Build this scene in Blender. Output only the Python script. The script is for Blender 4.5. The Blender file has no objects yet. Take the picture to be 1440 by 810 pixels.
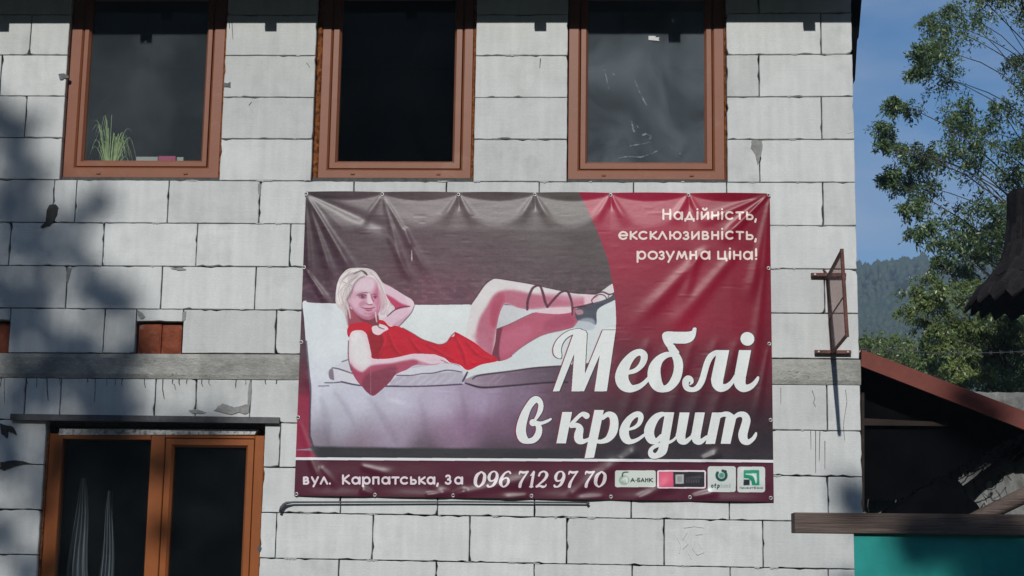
import bpy, bmesh, math, random
import numpy as np
from mathutils import Vector, Matrix, noise as mnoise
random.seed(7)
C=bpy.context.collection
scn=bpy.context.scene
# ---- pinhole helper: photo pixel -> point in the world (metres) ----
FPX,YAW,PITCH,ROLL,DIST,EYE=2300.0,0.0495953642,0.178940447,0.01550465,10.2705212,1.7
_cy,_sy,_cp,_sp,_cr,_sr=math.cos(YAW),math.sin(YAW),math.cos(PITCH),math.sin(PITCH),math.cos(ROLL),math.sin(ROLL)
FWD=np.array([-_sy*_cp,_cy*_cp,_sp]); _r0=np.array([_cy,_sy,0.0]); _u0=np.cross(_r0,FWD)
RGT=_r0*_cr+_u0*_sr; UPV=-_r0*_sr+_u0*_cr
def W(x,y,Y=0.0):
    d=(x-720)/FPX*RGT-(y-405)/FPX*UPV+FWD
    t=(DIST+Y)/d[1]
    return (d[0]*t,Y,d[2]*t+EYE)
# ---- camera ----
cd=bpy.data.cameras.new('camera'); cam=bpy.data.objects.new('camera',cd); C.objects.link(cam); scn.camera=cam
cd.sensor_width=36; cd.sensor_fit='HORIZONTAL'; cd.lens=FPX/1440*36; cd.clip_start=.1; cd.clip_end=6000
Mx=Matrix.Identity(4)
for i in range(3): Mx[i][0]=RGT[i]; Mx[i][1]=UPV[i]; Mx[i][2]=-FWD[i]
Mx[0][3],Mx[1][3],Mx[2][3]=0,-DIST,EYE
cam.matrix_world=Mx
# ---- sky and sun ----
SUN_EL,SUN_AZ=math.radians(30.0),math.radians(4.8)     # light travels towards +Y, a little towards +X
sdir=Vector((math.sin(SUN_AZ)*math.cos(SUN_EL),math.cos(SUN_AZ)*math.cos(SUN_EL),-math.sin(SUN_EL)))
wd=bpy.data.worlds.new('World'); scn.world=wd; wd.use_nodes=True
nt=wd.node_tree; nt.nodes.clear()
def wn(t,**k):
    n=nt.nodes.new(t)
    for a,b in k.items(): setattr(n,a,b)
    return n
sky=wn('ShaderNodeTexSky',sky_type='NISHITA',sun_disc=False,sun_elevation=SUN_EL,sun_rotation=math.pi+SUN_AZ,altitude=900,air_density=1.0,dust_density=.4,ozone_density=3.0)
tc=wn('ShaderNodeTexCoord'); mp=wn('ShaderNodeMapping'); mp.inputs['Scale'].default_value=(1.0,1.0,3.2)
nz=wn('ShaderNodeTexNoise'); nz.inputs['Scale'].default_value=5.0; nz.inputs['Detail'].default_value=7; nz.inputs['Roughness'].default_value=.55
rp=wn('ShaderNodeValToRGB'); rp.color_ramp.elements[0].position=.37; rp.color_ramp.elements[1].position=.70; rp.color_ramp.elements[1].color=(.5,.5,.5,1)
mix=wn('ShaderNodeMix',data_type='RGBA'); mix.inputs[7].default_value=(13,14,16.5,1)
sat=wn('ShaderNodeHueSaturation'); sat.inputs['Saturation'].default_value=1.3; sat.inputs['Value'].default_value=2.3
bgn=wn('ShaderNodeBackground'); bgn.inputs['Strength'].default_value=.05
out=wn('ShaderNodeOutputWorld')
l=nt.links.new
l(tc.outputs['Generated'],mp.inputs[0]); l(mp.outputs[0],nz.inputs['Vector']); l(nz.outputs['Fac'],rp.inputs[0])
l(sky.outputs[0],sat.inputs['Color']); l(sat.outputs[0],mix.inputs[6]); l(rp.outputs[0],mix.inputs[0]); l(mix.outputs[2],bgn.inputs[0]); l(bgn.outputs[0],out.inputs[0])
sd=bpy.data.lights.new('sun','SUN'); sd.energy=5.0; sd.angle=math.radians(.53); sd.color=(1.0,.98,.94)
so=bpy.data.objects.new('sun',sd); C.objects.link(so); so.rotation_euler=sdir.to_track_quat('-Z','Y').to_euler(); so.location=(0,-20,20)
scn.view_settings.view_transform='Standard'; scn.view_settings.look='None'; scn.view_settings.exposure=-.38; scn.view_settings.gamma=1
scn.render.engine='CYCLES'
# =====================================================================
# BANNER PRINT: rasterised in memory from shapes laid out on the banner
# =====================================================================
BX0,BX1,BZ0,BZ1=-1.857,1.133,0.524+EYE,2.4835+EYE
TX=700.0
IW,IH=int((BX1-BX0)*TX),int((BZ1-BZ0)*TX)
img=np.zeros((IH,IW,3),np.float32)          # row 0 = top of the print
def T(p):
    p=np.asarray(p,float).reshape(-1,2)
    d=((p[:,0]-720)/FPX)[:,None]*RGT-((p[:,1]-405)/FPX)[:,None]*UPV+FWD
    t=DIST/d[:,1]
    return np.stack([(d[:,0]*t-BX0)*TX,(BZ1-(d[:,2]*t+EYE))*TX],1)
PXS=TX/222.0                                 # texels per layout unit
def cr(p,n=6,closed=True):
    p=np.asarray(p,float); m=len(p); out=[]
    rng=range(m) if closed else range(m-1)
    for i in rng:
        if closed: a,b,c,d=p[(i-1)%m],p[i],p[(i+1)%m],p[(i+2)%m]
        else: a,b,c,d=p[max(i-1,0)],p[i],p[i+1],p[min(i+2,m-1)]
        for k in range(n):
            t=k/n; out.append(.5*((2*b)+(-a+c)*t+(2*a-5*b+4*c-d)*t*t+(-a+3*b-3*c+d)*t**3))
    if not closed: out.append(p[-1])
    return np.array(out)
def off(ox,oy,s,pts): return [((q[0]/s+ox,q[1]/s+oy)+tuple(v/s for v in q[2:])) for q in pts]
def pmask(pts):
    q=T(pts); m=np.zeros((IH,IW),bool)
    y0,y1=max(0,int(q[:,1].min())),min(IH-1,int(q[:,1].max())+1)
    a=q; b=np.roll(q,-1,0)
    for y in range(y0,y1+1):
        s=(a[:,1]<=y+.5)!=(b[:,1]<=y+.5)
        if not s.any(): continue
        xs=np.sort(a[s,0]+(y+.5-a[s,1])*(b[s,0]-a[s,0])/(b[s,1]-a[s,1]))
        for i in range(0,len(xs)-1,2):
            u,v=int(max(0,xs[i]+.5)),int(min(IW,xs[i+1]+.5))
            if v>u: m[y,u:v]=True
    return m
def box(a,r,ax):
    c=np.cumsum(np.concatenate([np.repeat(np.take(a,[0],ax),r+1,ax),a,np.repeat(np.take(a,[-1],ax),r,ax)],ax),ax)
    n=a.shape[ax]; k=2*r+1
    return (np.take(c,range(k,k+n),ax)-np.take(c,range(0,n),ax))/k
def blur(m,rad):
    r=max(1,int(rad*PXS)); m=m.astype(np.float32)
    ys,xs=np.nonzero(m>0.001)
    if len(ys)==0: return m
    p=3*r+2; y0,y1,x0,x1=max(0,ys.min()-p),min(IH,ys.max()+p+1),max(0,xs.min()-p),min(IW,xs.max()+p+1)
    s=m[y0:y1,x0:x1]
    for _ in range(2): s=box(box(s,r,0),r,1)
    o=np.zeros_like(m); o[y0:y1,x0:x1]=s; return o
def paint(m,col,al=1.0):
    m=m.astype(np.float32)*al
    ys=np.nonzero(m.max(1)>0)[0]; xs=np.nonzero(m.max(0)>0)[0]
    if len(ys)==0: return
    sl=(slice(ys[0],ys[-1]+1),slice(xs[0],xs[-1]+1)); mm=m[sl][...,None]
    c=np.array(col,np.float32)
    if c.ndim==1: c=c/255
    else: c=c[sl]/255
    img[sl]=img[sl]*(1-mm)+c*mm
def arc_(cx,cy,rx,ry,n=18): return [(cx+rx*math.cos(2*math.pi*i/n),cy+ry*math.sin(2*math.pi*i/n)) for i in range(n)]
def poly(pts,col,al=1,bl=0,sm=True,clip=None):
    m=pmask(cr(pts) if sm else pts)
    if bl: m=blur(m,bl)
    if clip is not None: m=m*clip
    paint(m,col,al); return m
def smask(paths,grow=0.0,dx=0,dy=0):
    m=np.zeros((IH,IW),bool)
    for pts in paths:
        p=np.asarray(pts,float); q=T(p[:,:2]+[dx,dy]); r=(p[:,2]+grow)*PXS
        if len(p)==1: q=np.vstack([q,q+.01]); r=np.append(r,r[0])
        for i in range(len(q)-1):
            a,b,ra,rb=q[i],q[i+1],r[i],r[i+1]; R_=max(ra,rb)+1
            x0,x1=int(max(0,min(a[0],b[0])-R_)),int(min(IW,max(a[0],b[0])+R_+1))
            y0,y1=int(max(0,min(a[1],b[1])-R_)),int(min(IH,max(a[1],b[1])+R_+1))
            if x1<=x0 or y1<=y0: continue
            X,Y=np.meshgrid(np.arange(x0,x1)+.5,np.arange(y0,y1)+.5)
            d=b-a; L=max(d@d,1e-6); t=np.clip(((X-a[0])*d[0]+(Y-a[1])*d[1])/L,0,1)
            m[y0:y1,x0:x1]|=((X-a[0]-t*d[0])**2+(Y-a[1]-t*d[1])**2)<(ra+(rb-ra)*t)**2
    return m
def stroke(pts,col,al=1,bl=0,clip=None,sm=True):
    p=cr(pts,6,False) if sm and len(pts)>2 else pts
    m=smask([p])
    if bl: m=blur(m,bl)
    if clip is not None: m=m*clip
    paint(m,col,al); return m
def grid(pts):                                # smooth colour field from (x,y,r,g,b) seeds
    q=T([p[:2] for p in pts]); c=np.array([p[2:] for p in pts],float)
    s=12; X,Y=np.meshgrid(np.arange(0,IW+s,s),np.arange(0,IH+s,s)); w=np.zeros(X.shape); o=np.zeros(X.shape+(3,))
    for k in range(len(q)):
        g=1/(((X-q[k,0])**2+(Y-q[k,1])**2)/1e4+.7)**2; w+=g; o+=g[...,None]*c[k]
    o/=w[...,None]
    yy=np.arange(IH)/s; xx=np.arange(IW)/s; yi=yy.astype(int); xi=xx.astype(int); fy=(yy-yi)[:,None,None]; fx=(xx-xi)[None,:,None]
    A=o[yi][:,xi]; B=o[yi][:,xi+1]; C_=o[yi+1][:,xi]; D_=o[yi+1][:,xi+1]
    return ((A*(1-fx)+B*fx)*(1-fy)+(C_*(1-fx)+D_*fx)*fy).astype(np.float32)
nrs=np.random.RandomState(5)
def noise(sx,sy):
    a=nrs.rand(IH//sy+3,IW//sx+3).astype(np.float32)
    yy=np.arange(IH)/sy; xx=np.arange(IW)/sx; yi=yy.astype(int); xi=xx.astype(int); fy=(yy-yi)[:,None]; fx=(xx-xi)[None,:]
    fy=fy*fy*(3-2*fy); fx=fx*fx*(3-2*fx)
    return (a[yi][:,xi]*(1-fx)+a[yi][:,xi+1]*fx)*(1-fy)+(a[yi+1][:,xi]*(1-fx)+a[yi+1][:,xi+1]*fx)*fy-.5
# --- dark brick backdrop
bg=grid([(430,275,66,60,62),(430,340,62,48,54),(430,420,66,46,56),(520,290,84,74,76),(520,340,76,62,68),(620,290,92,82,82),(620,350,84,68,74),
 (560,400,82,58,66),(640,410,90,60,72),(600,420,94,60,72),(700,300,88,80,80),(700,380,84,68,74),(760,310,84,78,76),(760,390,76,64,68),(840,360,74,68,68),(820,400,70,60,62),(780,280,86,82,78),
 (425,480,72,52,62),(423,540,74,44,54),(420,560,132,44,70),(418,640,128,40,62)])
n=noise(90,12)*10+noise(30,8)*7+noise(6,4)*4
bg=bg*1.08+np.array([3,1,2],np.float32)
bg+=n[...,None]
for k in range(18):                           # mortar lines of the printed brick wall
    y=(294+k*11.3); row=int(T([(600,y)])[0,1])
    if 3<row<IH-3: bg[row-2:row+2]*=(.93+.05*np.minimum(1,noise(60,900)[:4]+.6))[...,None]
    for j in range(14):
        c_=int(T([(436+j*32+(k%2)*16,y)])[0,0]); r1=int(T([(600,y+11)])[0,1])
        if 0<c_<IW-3 and r1<IH: bg[row:r1,c_:c_+3]*=.955
pk=np.clip(noise(16,10)*2.2,0,1)*np.clip(1-np.abs(np.arange(IH)-T([(600,412)])[0,1])/150,0,1)[:,None]
bg+=(pk*26)[...,None]*np.array([1,.62,.8],np.float32)
img[:]=bg/255
del bg
LF=[(413,545),(446,545),(446,646),(413,646)]
poly(LF,(134,44,70),1,0,False)
poly([(413,535),(440,535),(440,556),(413,556)],(90,42,58),.6,3,False)
# --- sofa
SOFA=[(425.8,427),(430.8,423.3),(436,426),(472,427.5),(590,429.5),(662,429),(760,431),(820,431),(846,428),(864.5,423),(900,430),(900,634),(450,634),(443,629.5),(438.5,622),(436.5,600),(437,570),(436,540),(433.5,515),(430.5,480),(428,447)]
sofm=pmask(cr(SOFA,4))
sc=grid([(440,440,206,212,214),(470,480,208,214,216),(460,520,204,208,214),(600,450,210,216,214),(640,440,212,218,216),(760,480,208,214,214),(850,450,206,212,212),
 (440,560,188,190,202),(500,560,192,192,206),(480,600,176,176,190),(560,570,186,184,200),(620,570,180,172,192),(680,570,162,148,172),(560,610,156,142,162),(460,625,120,112,122),(620,610,136,108,132),(500,625,120,100,116),
 (700,600,116,86,110),(660,600,130,100,126),(740,570,128,108,132),(740,600,92,66,86),(780,560,88,62,78),(800,600,78,52,66),(840,560,84,52,66),(870,560,80,46,60),(860,610,66,46,58),(600,631,78,66,76),(700,631,66,56,64),(800,631,58,50,56)])
sc=np.minimum(sc*1.05,232)+(noise(40,40)*6+noise(12,14)*4)[...,None]
paint(sofm,sc)
poly([(436,628),(560,630),(700,631),(905,632),(905,650),(448,650),(444,640)],(50,50,54),1,1.5,False)
stroke(off(410,480,6,[(128,0,5),(150,250,6),(165,400,7),(160,600,7),(158,800,8)])+off(410,575,6,[(165,250,8),(190,320,9),(240,350,9)]),(60,58,72),.8,.25)
for a,b,c_,al in [((452,560),(462,628),6,.2),((520,560),(560,626),5,.16),((590,560),(600,620),4,.14),((648,545),(655,620),3,.18),((690,560),(676,612),4,.15),((470,550),(500,600),4,.15)]:
    stroke([a+(c_*.4,),((a[0]+b[0])/2+3,(a[1]+b[1])/2,c_),b+(c_*.5,)],(96,84,106),al,2.5)
# seat cushions
poly([(640,500),(700,500),(760,470),(830,440),(870,430),(872,500),(862,512),(840,512),(785,514.5),(750,517),(717,521.5),(675,527),(656,535),(650,520)],(210,216,216),1,.4,False)
CUL=off(410,480,6,[(300,265),(350,225),(480,172),(760,240),(1000,230),(1240,195),(1330,190),(1440,222)])+[(655,522.5),(657.5,526),(652,536),(650,540.3),(610,543),(577,543.7),(552,543.3),(503,542),(482,537.5),(466,534),(462,528)]
m=poly(CUL,(206,206,214),1,0)
poly(off(410,480,6,[(360,240),(530,285),(600,370),(430,345),(380,320)]),(214,214,220),.6,1,clip=m)
poly(off(410,480,6,[(900,300),(1100,288),(1330,262),(1440,268),(1440,360),(1200,376),(850,378)]),(168,160,176),.75,1.2,clip=m)
for x in (930,1040,1120,1190,1260,1340): stroke(off(410,480,6,[(x-50,365,8),(x,330,9),(x+45,290,5)]),(196,192,204),.6,.7,clip=m)
poly(off(410,480,6,[(318,260),(350,232),(362,330),(330,330)]),(100,80,98),.7,.5,clip=m)
for p_ in ([(350,226,6),(400,235,6),(470,258,6),(530,278,5)],[(430,345,9),(560,372,8),(700,380,8),(850,381,9),(1000,383,8),(1200,378,8),(1440,364,8)],[(890,290,5),(1010,290,5),(1100,276,5),(1200,270,6),(1320,246,6),(1440,262,5)],[(430,175,5),(480,158,5)],[(285,352,6),(360,352,5),(430,345,7)],[(230,380,4),(320,378,4)]):
    stroke(off(410,480,6,[(q_[0],q_[1],q_[2]*.7) for q_ in p_]),(58,44,66),.9,.15)
CUR=[(654,535.5),(663,530),(675,526.7),(717,521.7),(750,517),(785,514.7),(850,512),(858,535),(775,538.3),(727,542),(693,544.7),(675,545),(660,541)]
m=pmask(cr(CUR,5)); paint(m,grid([(660,536,165,150,166),(690,535,140,120,138),(720,532,122,102,120),(760,528,100,84,98),(795,526,84,68,82)]))
stroke(off(600,440,6,[(390,560,5),(450,530,6),(700,498,6),(900,470,6),(1110,456,5)]),(60,44,60),.9,.15)
stroke(off(600,440,6,[(330,595,6),(360,605,7),(450,630,8),(560,630,8),(760,613,7),(1050,590,7),(1190,590,6)]),(48,34,50),.95,.15)
stroke(off(600,440,6,[(345,505,7),(325,545,8),(305,580,6)]),(50,38,54),.95,.15)
for x in (560,620): stroke(off(600,440,6,[(x-40,600,7),(x,560,8),(x+40,530,5)]),(160,140,158),.45,.6)
# --- figure: raised far arm
SK=(222,192,205)
A2=off(410,365,6,[(740,190),(800,215),(850,240),(960,308),(1020,345),(1038,390),(1012,450),(950,522),(905,572),(850,562),(790,545),(770,500),(812,478),(872,428),(858,392),(800,325),(745,270)])
m=poly(A2,(220,188,202),1)
poly(off(410,365,6,[(795,300),(850,322),(930,375),(1005,398),(940,408),(872,425),(850,385),(815,345)]),(172,52,92),.95,1.0,clip=m)
poly(off(410,365,6,[(960,300),(1030,345),(1035,400),(1000,440),(985,400)]),(230,205,214),.8,1.5,clip=m)
poly(off(410,365,6,[(850,560),(900,570),(1000,460),(940,500)]),(196,140,164),.6,1.2,clip=m)
stroke(off(410,365,6,[(812,482,4),(870,432,5),(920,410,6),(1000,398,4)]),(84,24,50),.9,.15)
stroke(off(410,365,6,[(905,572,4),(960,515,5),(1015,450,4),(1040,392,3)]),(70,44,60),.7,.3)
# --- hair
HAIR=off(410,365,6,[(375,340),(383,240),(400,180),(430,130),(480,88),(560,76),(650,80),(710,110),(752,170),(785,225),(800,300),(842,372),(872,410),(832,450),(775,500),(735,505),(725,440),(700,300),(600,200),(530,260),(500,360),(505,480),(495,560),(478,590),(470,540),(440,450),(390,400)])
m=poly(HAIR,(210,200,198),1)
poly(off(410,365,6,[(384,330),(390,220),(430,140),(500,95),(580,95),(540,170),(470,230),(450,330),(430,380),(400,380)]),(236,230,226),.9,1.2,clip=m)
poly(off(410,365,6,[(470,330),(520,260),(540,260),(500,400),(505,520),(480,560),(460,440)]),(150,112,122),.7,1.2,clip=m)
poly(off(410,365,6,[(740,440),(790,400),(850,400),(840,450),(780,500),(735,500)]),(224,216,218),.7,1.0,clip=m)
poly(off(410,365,6,[(735,250),(760,280),(790,380),(770,470),(738,430),(748,330)]),(200,150,166),.6,1.0,clip=m)
hm_=m.copy()
for a in ([(400,330),(415,220),(470,140),(560,100)],[(430,350),(440,260),(490,170),(590,120)],[(455,370),(470,290),(520,200),(600,140)]):
    stroke([q+(1.2,) for q in off(410,365,6,a)],(232,230,230),.55,.9,clip=m)
for a in ([(395,300),(430,180),(500,110)],[(440,330),(470,230),(560,150)],[(745,180),(790,290),(850,390)],[(770,420),(800,350),(790,270)],[(500,540),(470,440),(430,380)]):
    stroke([q+(.7,) for q in off(410,365,6,a)],(150,124,134),.4,.6,clip=m)
hr=np.random.RandomState(2)
for k in range(60):
    u=hr.rand(); x0=415+u*150+hr.uniform(-8,8); pts_=[(600-u*90+hr.uniform(-8,8),92+u*30),(575-u*165+hr.uniform(-8,8),135+u*60),(x0,250+hr.uniform(-20,20)),(x0-15+hr.uniform(-10,30),350),(x0+20+hr.uniform(0,40),470)]
    stroke([q+(hr.uniform(.2,.5),) for q in off(410,365,6,pts_)],[(236,232,230),(182,166,170),(206,190,186),(160,138,144)][k%4],.4,0,clip=m)
for k in range(30):
    u=hr.rand(); pts_=[(660+u*40,110+u*10),(735+u*20,190),(770+u*30,290),(790+u*45,380),(770+hr.uniform(-30,60),470)]
    stroke([q+(hr.uniform(.2,.5),) for q in off(410,365,6,pts_)],[(236,230,232),(190,160,170),(212,186,192)][k%3],.45,0,clip=m)
stroke(off(410,365,6,[(470,345,6),(508,285,9),(540,212,8),(585,162,7),(620,150,6)]),(140,104,116),.75,.7)
stroke(off(410,365,6,[(530,130,3),(590,100,4),(625,118,9),(640,135,6)]),(70,48,58),.9,.3)
stroke(off(410,365,6,[(640,150,5),(690,150,7),(712,190,5),(725,260,4)]),(236,226,230),.9,.3)
# --- face and neck
poly(off(410,365,6,[(482,420),(560,440),(650,450),(726,450),(742,560),(700,590),(640,560),(560,550),(490,570),(482,520)]),(146,74,90),1,.6)
poly(off(410,365,6,[(560,480),(640,500),(720,480),(735,560),(690,580),(620,545)]),(112,44,60),.8,1.2)
Q=lambda p:off(470,370,12,p)
FACE=Q([(520,250),(580,240),(650,250),(700,290),(735,380),(765,500),(785,620),(785,740),(760,840),(720,900),(650,950),(580,965),(500,950),(420,900),(350,830),(290,750),(255,680),(290,590),(325,480),(360,370),(430,290)])
m=poly(FACE,(208,164,182),1)
poly(Q([(430,290),(520,255),(640,260),(690,330),(660,440),(600,500),(450,480),(350,500),(360,390)]),(222,200,209),.9,2.0,clip=m)
poly(Q([(330,600),(430,600),(470,680),(420,760),(340,740),(290,680)]),(226,182,198),.7,1.8,clip=m)
poly(Q([(725,360),(780,400),(840,600),(800,860),(640,960),(640,860),(725,800),(710,700),(690,640),(665,560),(690,480),(715,420)]),(184,100,130),.8,2.0,clip=m)
poly(Q([(260,680),(330,780),(440,870),(560,910),(700,880),(720,990),(440,990),(240,800)]),(176,98,122),.8,1.5,clip=m)
poly(Q([(655,590),(735,590),(745,660),(690,700),(660,650)]),(206,136,162),.75,.9,clip=m)
poly(Q([(430,680),(520,640),(540,700),(470,760),(430,740)]),(186,118,146),.6,1.2,clip=m)
stroke(Q([(385,560,7),(430,528,10),(500,510,10),(570,508,8),(615,520,5)]),(136,84,104),.85,.45)
poly(Q([(420,545),(500,530),(560,548),(550,600),(490,615),(430,590)]),(166,108,132),.8,.7,clip=m)
stroke(Q([(412,566,4),(450,548,8),(500,542,9),(550,560,6)]),(92,46,66),.9,.3)
poly(Q(arc_(490,572,30,28)),(98,46,68),.95,.3); stroke(Q([(470,572,5)]*3),(200,170,184),.7,.3); stroke(Q([(500,562,7)]*3),(246,226,234),.95,.15)
stroke(Q([(430,590,3),(490,610,5),(545,590,3)]),(150,90,114),.7,.4)
stroke(Q([(640,545,5),(680,530,8),(735,545,5)]),(128,52,80),.8,.5); stroke(Q([(662,575,7),(698,563,9),(738,578,6)]),(112,42,70),.8,.4); poly(Q(arc_(700,586,20,20)),(100,42,66),.85,.4); stroke(Q([(672,604,3),(705,612,4),(735,602,3)]),(150,84,112),.6,.4)
poly(Q([(570,520),(605,520),(640,620),(665,680),(630,705),(580,700),(565,640)]),(232,208,216),.9,.8,clip=m)
stroke(Q([(628,540,6),(645,600,9),(672,660,9)]),(146,66,96),.8,.6)
stroke(Q([(545,690,6),(580,706,7),(625,712,9),(655,700,6)]),(142,66,94),.85,.5)
stroke(Q([(480,742,6),(540,738,8),(590,742,8),(640,736,6)]),(226,176,194),.85,.5)
stroke(Q([(476,757,4),(530,774,7),(590,778,8),(650,768,7),(690,752,4)]),(110,32,62),.95,.35)
stroke(Q([(540,800,8),(590,812,12),(640,800,9)]),(172,56,92),.9,.5)
stroke(Q([(520,850,8),(590,866,10),(650,850,8)]),(160,84,110),.6,1)
stroke(off(410,365,6,[(712,450,5),(716,490,6),(722,530,4)]),(230,214,218),.9,.2)
stroke(off(410,365,6,[(735,420,6),(745,350,7),(738,260,5),(722,200,4)]),(205,150,168),.8,.6)
stroke(off(410,365,6,[(500,500,5),(490,440,7),(470,380,6)]),(214,200,206),.9,.4)
stroke(off(410,365,6,[(512,520,4),(508,450,5),(490,390,4)]),(150,84,98),.7,.4)
# --- legs
LB=off(640,365,6,[(350,590),(460,550),(560,502),(660,456),(730,435),(800,418),(860,406),(975,412),(1060,430),(1090,450),(1050,510),(1000,572),(900,600),(780,626),(690,662),(560,742),(490,800)])+off(600,440,6,[(720,372),(660,402),(600,410),(540,380),(560,300),(585,150)])
m=poly(LB,(168,86,110),1)
poly(off(640,365,6,[(380,640),(520,580),(640,560),(620,680),(480,780),(380,800)]),(186,108,132),.6,4,clip=m)
poly(off(640,365,6,[(800,500),(980,480),(1010,540),(860,590),(740,600)]),(142,56,88),.6,3,clip=m)
poly(off(640,365,6,[(680,446),(800,416),(880,404),(985,412),(990,446),(900,464),(790,462)]),(226,200,208),.95,.5,clip=m)
poly(off(640,365,6,[(345,590),(400,570),(385,660),(372,780),(380,880),(300,860),(330,700)]),(106,46,66),.95,.8,clip=m)
LA=[(655,470)]+off(640,365,6,[(140,385),(180,325),(250,222),(310,176),(350,166),(450,181),(650,215),(800,250),(1000,290),(1100,296),(1190,300),(1250,262),(1330,210),(1345,262),(1300,330),(1160,380),(1100,420),(1000,410),(800,412),(720,426),(620,426),(540,415),(450,384),(408,396),(372,480),(352,590),(340,700),(315,800)])+[(692,506),(676,500),(650,482)]
m=poly(LA,(218,212,212),1)
poly(off(640,365,6,[(400,268),(500,264),(600,284),(700,298),(880,310),(1000,330),(1090,330),(1090,400),(980,404),(780,412),(620,428),(540,418),(450,384),(408,396),(352,590),(330,720),(310,850),(250,800),(190,720),(180,620),(210,500),(270,400),(325,310)]),(178,90,114),.88,2.2,clip=m)
poly(off(640,365,6,[(330,320),(400,280),(420,340),(380,430),(350,560),(300,560),(300,420)]),(146,46,78),.55,2.5,clip=m)
poly(off(640,365,6,[(700,290),(960,300),(1080,320),(1070,360),(900,350)]),(206,150,170),.6,1.6,clip=m)
poly(off(640,365,6,[(150,640),(250,640),(290,780),(240,800)]),(190,120,142),.5,3,clip=m)
poly(off(640,365,6,[(1100,310),(1200,300),(1200,370),(1100,400)]),(226,190,202),.8,1,clip=m)
stroke(off(640,365,6,[(135,385,4),(180,320,5),(250,220,5),(310,172,5),(350,163,5),(450,177,5),(650,212,4),(800,247,4),(1000,286,4),(1190,297,4)]),(74,44,58),.9,.2)
stroke(off(640,365,6,[(352,592,3),(460,550,3),(560,500,3),(660,455,3)]),(98,52,70),.8,.2)
stroke(off(640,365,6,[(1000,575,3),(900,602,4),(780,628,4),(690,664,4),(560,744,4),(490,804,3)]),(116,60,82),.7,.3)
poly(off(640,365,6,[(1015,430),(1080,402),(1150,376),(1250,348),(1338,310),(1345,345),(1240,398),(1195,445),(1190,552),(1130,530),(1050,522),(1020,500)]),(72,76,88),1,.25)
poly(off(640,365,6,[(1015,432),(1070,430),(1080,462),(1030,470)]),(200,140,156),.8,.6)
poly(off(640,365,6,[(1060,510),(1150,500),(1185,545),(1150,600),(1010,575)]),(176,184,194),.7,1.2)
for p_ in ([(610,425,10),(612,370,11),(622,325,11),(650,255,10),(680,230,9),(705,226,8),(725,240,9),(745,300,11),(760,360,11),(780,404,10)],[(780,404,9),(830,345,10),(880,292,9),(915,274,8),(945,274,8),(965,305,10),(985,370,9),(990,420,9),(988,472,5)],[(990,412,6),(1060,402,8),(1160,376,7)],[(1150,350,3),(1180,315,3),(1220,300,4),(1260,310,4),(1280,340,3)],[(1210,285,5),(1250,280,6),(1300,300,6),(1340,290,5)],[(1160,375,4),(1155,345,3),(1200,310,3)],[(1300,300,3),(1290,325,3)]):
    stroke(off(640,365,6,p_),(74,34,52),.95,.1)
# --- dress
DRESS=off(410,365,6,[(488,660),(472,605),(498,555),(560,538),(610,532),(660,545),(682,570),(692,622),(740,640),(782,612),(820,590),(792,560),(735,540),(735,515),(780,520),(832,568),(880,562),(940,582),(1030,632),(1100,676),(1160,698),(1200,706),(1250,722),(1310,702),(1340,660),(1372,650),(1382,620)])+off(600,440,6,[(262,172),(400,250),(500,330),(606,403),(460,440),(350,486),(280,440),(200,420),(150,385)])+off(410,480,6,[(1200,115),(1030,110),(850,145),(690,152),(640,0)])+off(410,365,6,[(640,640),(600,605),(520,610)])
m=poly(DRESS,(182,6,42),1)
poly(off(410,365,6,[(640,650),(760,680),(900,720),(1000,800),(700,840)]),(160,4,34),.6,4,clip=m)
poly([(640,478),(690,505),(660,518),(636,505)],(192,4,42),.6,4,clip=m)
poly([(520,466),(540,472),(536,500),(526,505),(519,490)],(120,16,34),.6,2,clip=m)
for a_,b_,c_ in (((545,470),(560,498),(590,505)),((575,476),(590,495),(612,498)),((600,486),(625,500),(640,508)),((640,476),(650,495),(655,515)),((655,482),(672,500),(690,506)),((530,462),(538,480),(530,500))):
    stroke([a_+(1.2,),b_+(2.0,),c_+(1.0,)],(120,2,26),.5,1.3,clip=m); stroke([(a_[0]+4,a_[1],.8),(b_[0]+4,b_[1],1.3),(c_[0]+3,c_[1]-1,.6)],(218,30,62),.45,1.0,clip=m)
stroke(off(410,365,6,[(940,580,3),(1030,630,3),(1100,674,4),(1160,696,4),(1250,720,3),(1310,700,3),(1345,655,4),(1382,618,4)]),(110,20,36),.8,.2)
poly(off(410,365,6,[(682,572),(730,560),(790,570),(820,590),(782,612),(740,640),(692,622)]),(232,208,214),1,.3)
stroke(off(410,365,6,[(720,545,4),(745,575,5),(785,590,3)]),(96,66,72),.8,.25); stroke(off(410,365,6,[(740,560,3),(770,575,3),(800,580,3)]),(240,232,236),.8,.2)
# --- near arm and hand
ARM=off(410,365,6,[(487,680),(500,635),(525,606),(590,600),(625,620),(645,660),(660,720),(675,790)])+off(410,480,6,[(685,145),(760,152),(850,145),(940,128),(1030,108),(1120,112),(1200,112),(1250,128),(1300,148),(1338,190),(1300,180),(1262,192),(1180,206),(1120,204),(1065,200),(1020,212),(975,242),(885,282),(830,350),(740,432),(690,462),(640,432),(600,385),(555,335),(508,250),(485,140),(483,30)])
m=poly(ARM,(222,198,208),1)
poly(off(410,365,6,[(510,640),(600,620),(640,720),(660,900),(560,900),(500,800)]),(224,224,222),.8,3,clip=m)
poly(off(410,480,6,[(500,190),(530,225),(600,262),(680,208),(850,188),(960,165),(1050,158),(1100,205),(975,250),(885,290),(840,350),(690,480),(560,400),(500,280)]),(150,56,84),.9,1.4,clip=m)
poly(off(410,480,6,[(620,300),(720,250),(880,215),(880,290),(800,390),(690,470),(600,400)]),(104,46,66),.7,2.2,clip=m)
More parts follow.
